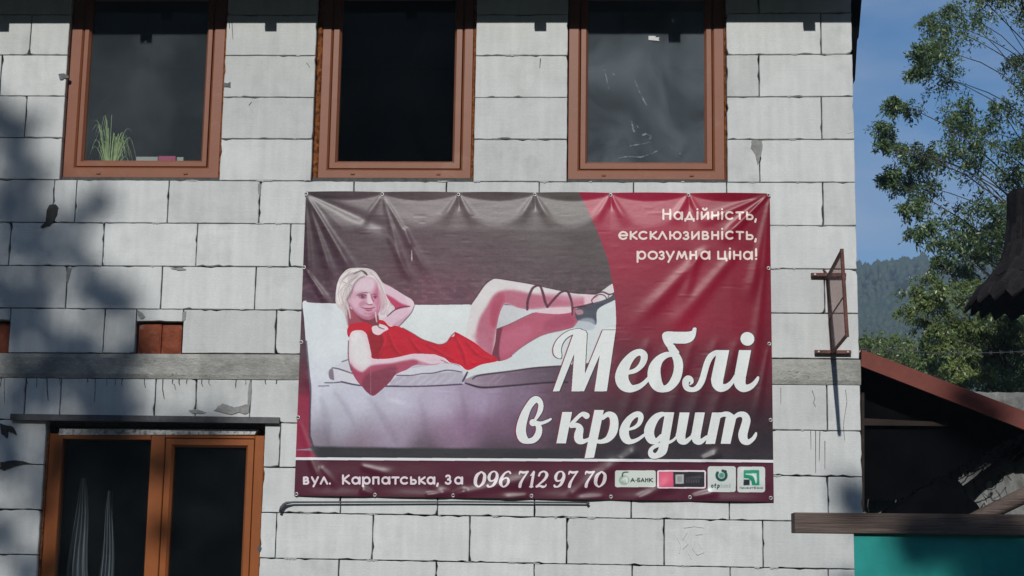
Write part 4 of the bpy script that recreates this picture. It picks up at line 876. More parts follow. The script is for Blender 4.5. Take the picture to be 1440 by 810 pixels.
# ---- smears, drips and cracks ----
def ragged(pts,Y=-.004,mat=mortar,name='mortar_patch',n=4,amp=1.0):
    out=[]
    for i,a in enumerate(pts):
        b=pts[(i+1)%len(pts)]; L_=math.hypot(b[0]-a[0],b[1]-a[1])
        for k in range(n): t=k/n; out.append((a[0]+(b[0]-a[0])*t+rnd(-amp,amp)*.5,a[1]+(b[1]-a[1])*t+rnd(-amp,amp)*.5))
    return shape_px(name,out,Y,.003,mat,house)
ragged([(1057,197),(1072,197),(1072,208),(1069,222),(1066,232),(1062,216),(1056,208)])
ragged([(70,288),(78,287),(82,292),(81,302),(76,312),(70,317),(60,321),(56,319),(64,312),(65,297)],mat=dripm)
ragged([(301,577),(306,572),(313,567),(322,570),(330,573),(340,570),(351,568),(350,580),(345,582),(335,580),(325,583)],Y=-.006)
ragged([(352,533),(354,545),(353,562),(350,575),(348,565),(349,545)],Y=-.005)
ragged([(363,258),(367,258),(367,272),(365,276),(363,270)])
ragged([(193,436),(200,440),(204,446),(198,449),(194,443)],Y=-.006); ragged([(95,375),(101,377),(98,388),(95,398),(93,392)],amp=.6)
ragged([(240,377),(256,376),(262,379),(250,380)],amp=.8,Y=-.005); ragged([(256,440),(262,437),(261,449),(257,452)],amp=.6)
ragged([(0,596),(18,600),(24,612),(12,606),(10,616),(2,610)],mat=dripm,amp=1.4); ragged([(0,650),(20,647),(45,651),(20,655),(6,662),(0,660)],mat=dripm,amp=1.6)
ragged([(265,577),(275,575),(290,580),(284,582),(270,581)],Y=-.005,amp=.8)
smr=MB(); sr=random.Random(77); smooth_m=M('glue_smear',(.42,.42,.41),.95,.1,var=[(30,.15)],bump=[(70,.6)])
for k in range(150):                     # squeezed out adhesive left along the joints
    r=sr.randrange(0,13); X=sr.uniform(-3.3,XR-.15); z=zline(r,X)
    if any(a-.05<X<b+.05 for a,b in (W1,W2,W3)) and r<3: continue
    if DR[0]-.05<X<DR[1]+.1 and r>8: continue
    if abs(z-(zline(7,X)+zline(8,X))/2)<.1: continue
    w=sr.uniform(.008,.045); h=sr.uniform(.003,.010); n=9
    up=[(X-w+2*w*i/n,-.0032-.002*math.sin(math.pi*i/n),z+h*sr.uniform(.1,1)*math.sin(math.pi*i/n)**.5) for i in range(n+1)]; dn_=[(p[0],p[1],z-h*sr.uniform(.1,1.2)*math.sin(math.pi*i/n)**.5) for i,p in enumerate(up)]
    smr.add(up+dn_,[(i,i+1,n+2+i,n+1+i) for i in range(n)])
tag(smr.obj('joint_smear',smooth_m,house),kind='stuff')
dm=MB()
def crack(pts,w):
    for a,b in zip(pts,pts[1:]):
        dm.add([W(a[0]-w,a[1],-.0042),W(a[0]+w,a[1],-.0042),W(b[0]+w*.6,b[1],-.0042),W(b[0]-w*.6,b[1],-.0042)],[(0,1,2,3)])
for x in (2,6,37,52,66,84,123,134,150,162,172,203,229,243,252,263,284,294,332,345,373,389):
    L_=rnd(4,12) if x not in(6,66,134,229,292) else rnd(24,36); y0=533+x*.004; crack([(x,y0-1),(x+rnd(-1,1),y0+L_*.5),(x+rnd(-1.5,2),y0+L_)],rnd(.35,.8))
for pts in ([(1098,545),(1098,568)],[(1142,549),(1146,560),(1144,566),(1147,572)],[(1189,548),(1191,565),(1187,590),(1186,600),(1188,620)],[(1140,606),(1140.5,632)],[(1147,606),(1147,665)],[(1153,606),(1152,648)],[(1160,620),(1160,660)],[(760,82),(759,95)],[(322,30),(323,40)],[(326,30),(327.5,55)],[(431,88),(436,95)],[(350,148),(354,143)],[(245,540),(247,548)],[(275,540),(277,575)]): crack(pts,rnd(.35,.55))
tag(dm.obj('drip_mark',dripm,house),kind='stuff')
lm_=MB()
for pts in ([(962,742),(975,740),(990,742)],[(966,748),(960,758),(968,764),(960,772)],[(952,756),(957,766),(955,778)],[(978,752),(988,751)],[(976,758),(974,772),(980,780),(990,776)],[(983,764),(986,772)],[(968,778),(972,786)],[(1196,178),(1200,184),(1192,187)]):
    for a,b in zip(pts,pts[1:]):
        w=rnd(.5,1.3); lm_.add([W(a[0]-w,a[1]-w*.5,-.0043),W(a[0]+w,a[1]+w*.5,-.0043),W(b[0]+w*.7,b[1]+w*.5,-.0043),W(b[0]-w*.7,b[1]-w*.4,-.0043)],[(0,1,2,3)])
tag(lm_.obj('lime_splash',white,house),kind='stuff')

# =====================================================================
# BEHIND THE GLASS
# =====================================================================
zsill=g1[6]-.055
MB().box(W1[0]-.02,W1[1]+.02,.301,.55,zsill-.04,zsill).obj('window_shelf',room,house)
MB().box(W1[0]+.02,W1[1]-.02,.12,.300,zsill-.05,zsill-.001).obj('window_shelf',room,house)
pt=empty('spider_plant',(XW(155,225,.20),.20,zsill),'pale striped green plant drooping behind the dusty left window','plant')
MB().tube([(pt.location.x,.20,zsill),(pt.location.x,.20,zsill+.02),(pt.location.x,.20,zsill+.035)],[.045,.055,.06],14).obj('pot',potm,pt,True)
lr=random.Random(4); lm=MB()
for k in range(62):
    a=lr.uniform(0,6.28); sp=lr.uniform(.03,.14); H=lr.uniform(.12,.42)*(1 if math.cos(a)<.3 else .7); x0,y0,z0=pt.location.x+.02*math.cos(a),.20,zsill+.035
    P=[]; dz=lr.uniform(.02,.45)
    for i in range(8):
        t=i/7; P.append(Vector((x0+math.cos(a)*sp*t**.8*1.15,y0+math.sin(a)*sp*.6*t,z0+H*math.sin(min(1,t*1.3)*math.pi/2)-dz*max(0,t-.45)**1.5*1.3)))
    w_=lr.uniform(.0016,.0034)
    for i in range(7):
        a_,b_=P[i],P[i+1]; s=Vector((w_*(1-i/9),0,0)); e=Vector((w_*(1-(i+1)/8.2),0,0)); lm.add([a_-s,a_+s,b_+e,b_-e],[(0,1,2,3)])
lm.obj('leaf_tuft',leafC,pt)
def sbox(name,pxs,Y0,Y1,mat,label,cat):
    a=W(pxs[0],pxs[3],Y0); b=W(pxs[1],pxs[2],Y0); top=b[2]; o=MB().box(0,b[0]-a[0],0,Y1-Y0,0,top-zsill,.002).obj(name,mat); o.location=(a[0],Y0,zsill+.0005); return tag(o,label,cat)
sbox('paper_pile',(191,222,220.5,226),.16,.24,white,'flat white paper pile on the left window shelf','papers')
sbox('gift_box',(222.5,247,219.5,226),.14,.22,pinkm,'small pink box on the shelf behind the left window','box')
sbox('paper_box',(248.5,258,221,226),.16,.22,white,'tiny white box right of the pink box on the shelf','box')
jx_=XW(229,215,.27); MB().tube([(jx_,.27,zsill+.0005),(jx_,.27,zsill+.05),(jx_,.27,zsill+.075),(jx_,.27,zsill+.10),(jx_,.27,zsill+.104)],[.028,.03,.018,.012,.014],14).obj('glass_bottle',jarm,None,True)
tag(bpy.data.objects['glass_bottle'],'small clear bottle behind the pink box in the left window','bottle')
# curtains in the lower window
def curtain(name,xa,xb,ytop,Y,seed,label):
    r_=random.Random(seed); v=[]; nx,nz_=46,16; xA,xB=XW(xa,760,Y),XW(xb,760,Y); zt=ZW(xa,ytop,Y)
    for j in range(nz_+1):
        t=j/nz_; z=zt+(.55-zt)*t; nar=.12+.88*min(1,t*1.9)**.8  # top narrowed to imitate the upper cloth fading into shade
        for i in range(nx+1):
            u=i/nx; cx=(xA+xB)/2; v.append((cx+(xA-cx+(xB-xA)*u)*nar+.006*math.sin(z*9+seed),Y+.028*math.sin(u*22+seed+z*1.2)+.012*math.sin(u*47),z))
    f=[(j*(nx+1)+i,j*(nx+1)+i+1,(j+1)*(nx+1)+i+1,(j+1)*(nx+1)+i) for j in range(nz_) for i in range(nx)]
    return tag(mobj(name,v,f,cloth,None,True),label,'curtain','curtains in the lower window')
curtain('curtain',92,132,672,.34,1,'pale curtain hanging near the left jamb of the lower window')
curtain('curtain',138,166,690,.40,4,'second pale curtain strip nearer the mullion of the lower window')

# =====================================================================
# BANNER
# =====================================================================
ban=empty('banner',(0,0,0),'large maroon furniture shop banner of a woman in red lying on a white sofa','banner')
NX,NZ=420,280
gr_=[(538,274),(645,274.5),(752,274.5),(858.7,275),(968,275)]
GT=[(431.5,273.5)]+gr_+[(1080.5,275)]
GL=[(428.3,376.7),(424.3,481.7),(420,587.5)]; GR=[(1080.3,378),(1081.3,484),(1083.3,591)]
GB=[(417.5,695),(527.5,696),(637.5,697),(747.5,697.5),(859,698.7),(970,699.5),(1083.5,700.5)]
XG,ZG=np.meshgrid(np.linspace(BX0,BX1,NX+1),np.linspace(BZ1,BZ0,NZ+1))
H=np.zeros_like(XG)
U=lambda p:(W(p[0],p[1])[0],W(p[0],p[1])[2])
def fold(a,b,w0,w1,amp,p=.5,fade=.25):
    """crease from a to b (photo px), widths px, height m"""
    global H
    A=np.array(U(a)); B=np.array(U(b)); d=B-A; L_=np.hypot(*d); d/=L_
    t=((XG-A[0])*d[0]+(ZG-A[1])*d[1])/L_; s=(XG-A[0])*-d[1]+(ZG-A[1])*d[0]
    tt=np.clip(t,0,1); w=(w0+(w1-w0)*tt)/222
    env=np.clip(t/.12,0,1)*np.clip((1-t)/fade,0,1); env=env*env*(3-2*env)
    H+=amp*np.exp(-(s/w)**2)*env*(tt**p)
# slack edge between the eyelets
topz=BZ1-ZG
for (a,b) in zip(GT,GT[1:]):
    xa,xb=XW(*a),XW(*b); s=np.clip((XG-xa)/(xb-xa),0,1); sc_=4*s*(1-s); c_=.012+.040*sc_
    up=np.clip(1-topz/c_,0,1); H+=.016*sc_*up
    dn=topz/c_; H+=np.where((s>0)&(s<1),.007*sc_*np.clip((dn-1)/3.5,0,1)*np.exp(-np.clip(topz-c_*4,0,9)/.22),0)
bz=ZG-BZ0
for (a,b) in zip(GB,GB[1:]):
    xa,xb=XW(*a),XW(*b); s=np.clip((XG-xa)/(xb-xa),0,1); sc_=np.where((s>0)&(s<1),4*s*(1-s),0); H+=.010*sc_*np.exp(-(bz/.05)**2)+.004*sc_*np.exp(-((bz-.12)/.06)**2)
F=fold
F((430,272),(505,400),2,9,.015,.6); F((430,272),(470,400),2,7,.009,.6); F((430,272),(436,400),1.5,6,.007); F((430,272),(560,330),2,12,-.010,.6,.4)
F((428,376),(470,440),1.5,7,.010,.5,.4); F((538,274),(610,400),1.5,8,.007,.5,.3); F((538,274),(572,395),1.5,7,.006,.5,.3); F((538,274),(500,330),1.5,9,.006,.5,.5)
F((545,330),(580,400),3,6,.005,.3); F((570,320),(578,352),3,5,.005,.3)
for x in (645,752,858.7,968):
    F((x,273),(x-26,320),1.2,9,.006,.5,.5); F((x,273),(x+26,322),1.2,9,.006,.5,.5); F((x,273),(x+2,300),1,4,-.006,.4,.5)
F((1083,272),(1010,345),1.6,8,.016,.5,.35); F((1083,272),(975,320),1.6,9,.010,.5,.4); F((1083,272),(1052,430),2,9,.009,.6); F((1083,272),(1072,400),1.5,6,.006)
F((1000,345),(880,470),6,12,.009,.2,.4); F((1040,350),(930,480),6,13,.008,.2,.4); F((985,350),(955,440),4,9,.006,.2,.4); F((1075,378),(1052,560),3,11,.007,.4,.4)
for x in (905,935,968,1000,1030): F((x+10,470),(x-46,640),6,9,.0045,.15,.4)
F((1081,484),(1060,600),2,7,.006,.5,.4)
F((420,588),(455,690),2,8,.006,.5,.4); F((430,520),(470,640),5,10,.005,.3,.4); F((432,640),(458,690),3,6,.006,.3,.4); F((450,655),(478,690),3,6,.006,.3,.4)
F((505,655),(560,672),3.0,9.5,0.0095,.3,.4); F((597,697),(632,694),3.0,5.7,0.0095,.3,.3); F((600,680),(636,697),4.5,5.7,0.0057,.6,.2)
F((630,697),(765,672),3.8,11.4,0.0114,.4,.3); F((795,700),(880,645),4.5,11.4,0.0123,.3,.3); F((870,650),(900,632),4.5,9.5,0.0095,.3,.4); F((984,648),(1016,637),3.8,7.6,0.0114,.3,.4)
F((892,704),(955,676),3.8,11.4,0.0114,.3,.35); F((970,700),(1012,692),3.0,7.6,0.0123,.3,.35); F((852,699),(800,704),3.0,7.6,0.0076,.3,.4); F((745,697),(700,703),3.0,7.6,0.0085,.3,.4); F((527,696),(505,688),3.0,7.6,0.0104,.3,.3); F((637,697),(660,690),3.0,7.6,0.0085,.3,.4)
F((1040,660),(1084,690),4,7,.006,.3,.4); F((700,400),(690,640),18,24,.004,.2,.4); F((560,560),(540,640),14,20,.005,.2,.4); F((800,420),(770,560),16,20,.003,.2,.4)
# general slackness and small horizontal creases from storage
rs2=np.random.RandomState(8)
for k in range(110):
    x,y=rs2.uniform(470,1060),rs2.uniform(290,560); L_=rs2.uniform(6,34); F((x,y),(x+L_,y+rs2.uniform(-1.2,1.2)),rs2.uniform(.7,1.3),rs2.uniform(.7,1.3),rs2.uniform(.0003,.0009)*rs2.choice([-1,1]),.1,.4)
H+=.004*np.sin(XG*2.1+.6)*np.sin((ZG-BZ0)*1.6)
# lift between anchor points only; pull tight at the eyelets
YB_=-.014-H-.010*np.clip(np.minimum.reduce([XG-BX0,BX1-XG,topz,bz])/.25,0,1)
V=np.stack([XG,YB_,ZG],-1).reshape(-1,3)
idx=np.arange((NX+1)*(NZ+1)).reshape(NZ+1,NX+1)
Fq=np.stack([idx[:-1,:-1],idx[1:,:-1],idx[1:,1:],idx[:-1,1:]],-1).reshape(-1,4)
im=bpy.data.images.new('banner_print',IW,IH,alpha=False)
buf=np.ones((IH,IW,4),np.float32); buf[...,:3]=img[::-1]; im.pixels.foreach_set(buf.ravel()); im.update(); im.pack()
vm=bpy.data.materials.new('printed_vinyl'); vm.use_nodes=True; t=vm.node_tree; b=t.nodes['Principled BSDF']
ti=t.nodes.new('ShaderNodeTexImage'); ti.image=im; ti.extension='EXTEND'
t.links.new(ti.outputs[0],b.inputs['Base Color'])
b.inputs['Roughness'].default_value=.36; b.inputs['Specular IOR Level'].default_value=.26
nn=t.nodes.new('ShaderNodeTexNoise'); nn.inputs['Scale'].default_value=9; nn.inputs['Detail'].default_value=5; bp=t.nodes.new('ShaderNodeBump'); bp.inputs['Strength'].default_value=.05; bp.inputs['Distance'].default_value=.02
tcn=t.nodes.new('ShaderNodeTexCoord'); mpn=t.nodes.new('ShaderNodeMapping'); mpn.inputs['Scale'].default_value=(1,1,2.2); t.links.new(tcn.outputs['Object'],mpn.inputs[0]); t.links.new(mpn.outputs[0],nn.inputs['Vector']); t.links.new(nn.outputs['Fac'],bp.inputs['Height']); t.links.new(bp.outputs[0],b.inputs['Normal'])
bo=raw('printed_sheet',V,Fq,vm,ban,True)
uvl=bo.data.uv_layers.new(name='print'); u_=(V[:,0]-BX0)/(BX1-BX0); v_=(V[:,2]-BZ0)/(BZ1-BZ0)
li=np.zeros(len(bo.data.loops),np.int32); bo.data.loops.foreach_get('vertex_index',li)
uvl.data.foreach_set('uv',np.stack([u_[li],v_[li]],1).astype(np.float32).ravel())
# hem thickness
e=MB()
def yat(x,z):
    i=int(round((x-BX0)/(BX1-BX0)*NX)); j=int(round((BZ1-z)/(BZ1-BZ0)*NZ)); return YB_[min(max(j,0),NZ),min(max(i,0),NX)]
gm_=None
for px in GT+GL+GR+GB:
    x,z=U(px); y=yat(x,z)
    if gm_ is None:
        pts_=[]; 
        v=[];f=[]
        for i in range(14):
            A_=2*math.pi*i/14
            for k in range(6):
                B_=2*math.pi*k/6; rr_=.0095+.0035*math.cos(B_); v.append((rr_*math.cos(A_),.0028*math.sin(B_),rr_*math.sin(A_)))
        f=[(i*6+k,((i+1)%14)*6+k,((i+1)%14)*6+(k+1)%6,i*6+(k+1)%6) for i in range(14) for k in range(6)]
        q=mobj('eyelet',v,f,zinc,ban,True); gm_=q
    else: q=gm_.copy(); C.objects.link(q)
    q.location=(x,y-.002,z)
sm_=None
for px in GT+GL+GR+GB:                         # screw through each eyelet
    x,z=U(px)
    if sm_ is None: sm_=MB().tube([(0,.03,0),(0,-.004,0),(0,-.006,0)],[.003,.006,.003],8).obj('screw',steel,ban,True); q=sm_
    else: q=sm_.copy(); C.objects.link(q)
    q.location=(x,yat(x,z),z)
# pipe under the banner
pp=MB().tube([W(394,720,-.03),W(396,714,-.03),W(399,710,-.03),W(403,707.3,-.034),W(412,706.2,-.03),W(640,705.6,-.026),W(800,706.6,-.026),W(826,706.8,-.026)],[.010,.012,.011,.009,.006,.0055,.0055,.0055],10)
pp.tube([W(826,706.8,-.026),W(828,709,-.027)],[.009,.009],10)
tag(pp.obj('bent_rod',steel,None,True),'thin dark rod with bent left end fixed along the banner bottom edge','rod')

# =====================================================================
# PROJECTING SIGN FRAME ON THE WALL
# =====================================================================
sf=empty('sign_frame',W(1167,440,0),'rusty empty looking sign frame jutting out from the right end of the house wall','sign')
LN_=.85
A_=Vector(W(1164,390,-.03)); B_=Vector(W(1170.6,496,-.03)); C_=Vector(W(1183.7,353,-LN_)); D_=Vector(W(1191.3,471,-LN_))
MB().tube([A_,C_],.012,4).obj('frame_bar',rust,sf); MB().tube([B_,D_],.012,4).obj('frame_bar',rust,sf); MB().tube([C_+Vector((0,0,.012)),D_-Vector((0,0,.012))],.013,4).obj('frame_bar',rust,sf); MB().tube([A_+Vector((0,0,.012)),B_-Vector((0,0,.012))],.013,4).obj('frame_bar',rust,sf)
off3=Vector((.004,0,0))
sp=MB().prism([A_-off3,C_-off3,D_-off3,B_-off3],[A_+off3,C_+off3,D_+off3,B_+off3]); sp.obj('sheet',panelm,sf)
mA,mB=(A_*.45+B_*.55),(C_*.45+D_*.55); MB().tube([mA-Vector((.008,0,0)),mB-Vector((.008,0,0))],.005,4).obj('cross_bar',rust,sf)
def mount(x0,x1,y0,y1):
    a,b=W(x0,y0),W(x1,y1); q=MB().box(a[0],b[0],-.035,-.0045,(a[2]+b[2])/2-.011,(a[2]+b[2])/2+.011,.002).obj('mounting_bar',rust,sf)
    for t in (.1,.9):
        x=a[0]+(b[0]-a[0])*t; MB().tube([(x,-.030,(a[2]+b[2])/2),(x,-.043,(a[2]+b[2])/2)],.006,6).obj('bolt',zinc,sf)
mount(1140,1189,387.5,387.5); mount(1145,1196,495,496.5)
MB().tube([A_,Vector((A_.x,-.03,A_.z+.02)),Vector((XW(1157,378),-.01,ZW(1157,378)))],.005,5).obj('brace',rust,sf)

# =====================================================================
# LEAN-TO SHED ON THE RIGHT
# =====================================================================
shed=empty('lean_to_shed',W(1300,700,1.0),'black open lean-to with a red brown sloping roof edge against the house side','shed')
YS=.06
def lin(x,p,q): return p[1]+(x-p[0])*(q[1]-p[1])/(q[0]-p[0])
ta,tb,ba,bb=(1212,491.4),(1440,577.7),(1210.5,514.6),(1440,604)
XE=1700
shape_px('fascia',[ta,(XE,lin(XE,ta,tb)),(XE,lin(XE,ba,bb)),ba],YS,YS+.03,redmetal,shed)
p0,p1=W(*ta,YS),W(XE,lin(XE,ta,tb),YS)
MB().prism([(p0[0],YS+.031,p0[2]-.03),(p1[0],YS+.031,p1[2]-.03),(p1[0],2.4,p1[2]-.03),(p0[0],2.4,p0[2]-.03)],[(p0[0],YS+.031,p0[2]-.005),(p1[0],YS+.031,p1[2]-.005),(p1[0],2.4,p1[2]-.005),(p0[0],2.4,p0[2]-.005)]).obj('roof_sheet',slate,shed)
# near-black sheet standing in for the unlit shed interior, lower edge fringed
top=[(1211.5,516),(1240,527),(1300,550),(1360,574),(1420,598),(1446,608)]
low=[]; x=1446; r_=random.Random(5)
while x>1265:
    y=lin(x,(1263,702),(1446,603)); low.append((x,y+r_.uniform(-1,1))); low.append((x-2.4,y+r_.uniform(2,6.5))); x-=r_.uniform(4,6)
shape_px('interior_shade_sheet',top+low+[(1263,703),(1211.5,704)],.34,.355,black,shed)
shape_px('rail',[(1212,588),(1332,594),(1334,599),(1212,598)],.30,.337,woodd,shed)
shape_px('post',[(1211.4,552),(1215.5,552),(1215.5,720),(1211.4,720)],.28,.336,woodd,shed)
xe=W(1650,700,.36)[0]; xs_=W(1213,700,.36)[0]
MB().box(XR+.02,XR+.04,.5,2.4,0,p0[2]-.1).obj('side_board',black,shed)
MB().box(xe,xe+.08,.1,.18,0,W(1650,lin(1650,ba,bb),.1)[2]).obj('post',woodd,shed)
# corrugated sheets closing the back of the opening
k=0; X=XR+.045; xend=W(1690,700,.44)[0]
while X<xend:
    v=[]; n=20; wv=.75
    for i in range(n+1):
        x=X+wv*i/n; zr=p0[2]+(p1[2]-p0[2])*(x-p0[0])/(p1[0]-p0[0])-.05
        for z in (0.0,zr): v.append((x,.47+.02*math.cos(2*math.pi*x/.13)-.004*(k%2),z))
    f=[(2*i,2*i+2,2*i+3,2*i+1) for i in range(n)]; m=len(v); v+=[(q[0],q[1]+.006,q[2]) for q in v]; f+=[(m+2*i,m+2*i+1,m+2*i+3,m+2*i+2) for i in range(n)]
    mobj('corrugated_sheet',v,f,slate,shed); X+=wv-.001; k+=1
# corrugated sheet wall behind
cs=empty('corrugated_fence',W(1500,700,2.6),'grey corrugated sheet wall standing behind the lean-to','fence')
xa,xb=XR+.06,XW(1900,560,2.6); zt=ZW(1420,552,2.6); pitch=.15
k=0; X=xa
while X<xb:
    v=[]; n=24; wv=.9
    for i in range(n+1):
        x=X+wv*i/n
        for (z) in (0.0,zt+rnd(-.002,.002)): v.append((x,2.6+.024*math.cos(2*math.pi*(x-xa)/pitch)-.006*(k%2),z))
    f=[(2*i,2*i+2,2*i+3,2*i+1) for i in range(n)]
    m=len(v); v+=[(q[0],q[1]+.007,q[2]) for q in v]; f+=[(m+2*i,m+2*i+1,m+2*i+3,m+2*i+2) for i in range(n)]+[(2*i+1,2*i+3,m+2*i+3,m+2*i+1) for i in range(n)]+[(0,1,m+1,m),(2*n,2*n+1,m+2*n+1,m+2*n)]
    mobj('corrugated_sheet',v,f,slate,cs,True); X+=wv-.001; k+=1
# loose timber in the opening
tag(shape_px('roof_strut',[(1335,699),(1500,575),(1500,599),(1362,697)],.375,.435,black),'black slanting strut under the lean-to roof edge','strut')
tag(MB().tube([W(1366,733,-.25),W(1440,697,-.28),W(1560,640,-.32)],[.045,.048,.05],10).obj('leaning_log',plankm,None,True),'brown pole leaning just above the plank at the right','log')
# dark bundle resting on the plank
v=[];n1,n2=26,14
cb=Vector(W(1312,722,-.05))
for j in range(n2+1):
    for i in range(n1):
        a=2*math.pi*i/n1; p=math.pi*.5*j/n2; rr_=1+.22*mnoise.noise(Vector((math.cos(a)*1.7,math.sin(a)*1.7,p*2)))
        v.append((cb.x+.30*math.cos(a)*math.cos(p)*rr_,cb.y+.12*math.sin(a)*math.cos(p)*rr_,cb.z-.04+.20*math.sin(p)*rr_*(1+.25*math.cos(a))))
f=[(j*n1+i,j*n1+(i+1)%n1,(j+1)*n1+(i+1)%n1,(j+1)*n1+i) for j in range(n2) for i in range(n1)]
tag(mobj('dark_sack',v,f,black,None,True),'black crumpled sack lying behind the plank','sack')
# tangle of wire
wr=random.Random(9); wm=MB()
for k in range(16):
    x,y=wr.uniform(1335,1425),0; y=lin(x,(1263,702),(1446,603))+wr.uniform(0,22); P=[]; ax=wr.uniform(0,6)
    L_=wr.uniform(25,70); hd=wr.choice([0,1])
    for i in range(12):
        t=i/11; P.append(W(x+(math.sin(ax+t*7)*7+ (t*L_*.9 if hd else t*4)),y+(t*L_*.9 if not hd else math.cos(ax+t*8)*7-t*16),.02-.1*t*wr.uniform(.6,1)))
    wm.tube(P,wr.uniform(.0022,.0042),5)
for cx,cy in ((1378,678),(1392,682),(1402,672)):
    wm.tube([W(cx+9*math.cos(a/9*6.28),cy+7*math.sin(a/9*6.28),-.03) for a in range(10)],.003,5)
tag(wm.obj('wire_tangle',black,None,True),'tangle of thin black wire hanging below the lean-to roof','wire')
for x,y0,y1 in ((1221,702,721),(1260,703,712)):
    tag(MB().tube([W(x,y0,.2),W(x-1,(y0+y1)/2,.2),W(x+1,y1,.2)],.005,5).obj('hanging_hook',steel,None,True),'short dark hook hanging %s under the lean-to'%('next to the wall corner' if x<1230 else 'left of the sack'),'hook','hooks under the lean-to')

# plank and teal sheet in front
YP=-.95
pk=shape_px('plank',[(1117.5,720.5),(1118,748.5),(1500,753),(1700,756),(1700,727),(1440,723.5)],YP,YP+.17,plankm); tag(pk,'rough grey brown plank lying across the top of the teal sheet','plank')
tp=empty('teal_gate',W(1320,800,YP+.03),'painted teal sheet metal gate below the rough plank','gate')
x0_,x1_=XW(1200.5,760,YP+.03),XW(1700,760,YP+.03); z1_=ZW(1300,751,YP+.03)
shw=.98; X=x0_; k=0
while X<x1_:
    MB().box(X+.001,min(X+shw,x1_),YP+.03,YP+.034,.12,z1_-.001,.0012).obj('sheet_panel',teal,tp); X+=shw; k+=1
MB().box(x0_+.02,x1_,YP+.036,YP+.076,z1_-.08,z1_-.03).box(x0_+.02,x1_,YP+.036,YP+.076,.2,.26).obj('gate_rail',steel,tp)
for x in (x0_+.04,x1_-.1): MB().box(x,x+.08,YP+.078,YP+.158,0,z1_-.02).obj('gate_post',woodd,tp)

# =====================================================================
# SHINGLED HOOD AT THE RIGHT EDGE
# =====================================================================
YH=6.0
hd_=empty('shingled_canopy',(XW(1482,430,YH),YH,0),'black shingled conical little roof with pointed shingle ends at the right edge','canopy')
hx,hy=hd_.location.x,YH
sc_px=(DIST+YH)/FPX
prof=[(52,272),(54,320),(60,360),(75,385),(99,406),(113,426)]
pr=[(r*sc_px,ZW(1482,y,YH)) for r,y in prof]
n1=32; v=[(hx+(r-.035)*math.cos(2*math.pi*i/n1),hy+(r-.035)*math.sin(2*math.pi*i/n1),z) for r,z in pr for i in range(n1)]
f=[(j*n1+i,j*n1+(i+1)%n1,(j+1)*n1+(i+1)%n1,(j+1)*n1+i) for j in range(len(pr)-1) for i in range(n1)]+[tuple(range(n1))]
mobj('roof_core',v,f,shmat,hd_,False)
MB().tube([(hx,hy,0),(hx,hy,pr[2][1])],.07,10).obj('post',woodd,hd_)
def pt_on(s):
    s=min(max(s,0),len(pr)-1.0001); i=int(s); t=s-i; return (pr[i][0]*(1-t)+pr[i+1][0]*t,pr[i][1]*(1-t)+pr[i+1][1]*t)
shm={}
for row,(s0,s1,nn_) in enumerate([(0,1.1,20),(.8,1.9,20),(1.6,2.7,22),(2.4,3.5,24),(3.2,4.3,28),(4.0,5.0,26)]):
    a0,a1=pt_on(s0),pt_on(s1); L_=math.hypot(a1[0]-a0[0],a1[1]-a0[1])+(.055 if row==5 else .02); sl=math.atan2(a1[0]-a0[0],a0[1]-a1[1]); w_=2*math.pi*a1[0]/nn_*.48
    v=[(-w_*.9,-.0,0),(w_*.9,-.0,0),(w_,0,-L_*(.8 if row<5 else .66)),(0,0,-L_*(1 if row<5 else 1.08)),(-w_,0,-L_*(.8 if row<5 else .66))]; v2=[(x,y-.026,z) for x,y,z in v]
    me0=None
    for i in range(nn_):
        a=2*math.pi*(i+.5*(row%2))/nn_+wr.uniform(-.02,.02)
        if me0 is None: q=MB().prism(v2,v).obj('shingle',shmat,hd_); me0=q
        else: q=me0.copy(); C.objects.link(q)
        q.location=(hx+(a0[0]+.01)*math.cos(a),hy+(a0[0]+.01)*math.sin(a),a0[1])
        q.rotation_euler=(-(sl)+wr.uniform(-.03,.06),wr.uniform(-.03,.03),a+math.pi/2)
        q.rotation_mode='XYZ'
# =====================================================================
# TREES
# =====================================================================
def leaves(cl,ntw,nlf,lsz,seed,droop=.5,twl=.4):
    """cl: (x,y,z,r) clusters -> sprays of small leaves along drooping twigs; returns leaf quads and twig paths"""
    rs=np.random.RandomState(seed); V=[];TW=[]
    for (x,y,z,r) in cl:
        n=max(3,int(ntw*rs.uniform(.7,1.2)))
        d=rs.randn(n,3); d/=np.linalg.norm(d,axis=1)[:,None]; d[:,2]=d[:,2]*.7-.12
        st=np.array([x,y,z])+d*r*rs.uniform(.0,.8,(n,1)); en=d*r*rs.uniform(.5,1.0,(n,1))*twl/.4
        t=np.linspace(.08,1,nlf)[None,:,None]
        P=st[:,None,:]+en[:,None,:]*t; P[...,2]-=droop*r*(t[...,0]**2)*.8
        P=P+rs.randn(*P.shape)*.03*r/.3
        TW+= [(st[i],P[i,nlf//2],P[i,-1]) for i in range(n)]
        P=P.reshape(-1,3); m=len(P)
        a=rs.randn(m,3); a[:,2]-=.8; a/=np.linalg.norm(a,axis=1)[:,None]
        b=np.cross(a,rs.randn(m,3)); b/=np.linalg.norm(b,axis=1)[:,None]
        L=(lsz*rs.uniform(.6,1.25,m))[:,None]; w=L*.17
        q=np.stack([P,P+a*L*.45+b*w,P+a*L,P+a*L*.45-b*w],1); V.append(q.reshape(-1,3))
    V=np.concatenate(V); return V,np.arange(len(V)).reshape(-1,4),TW
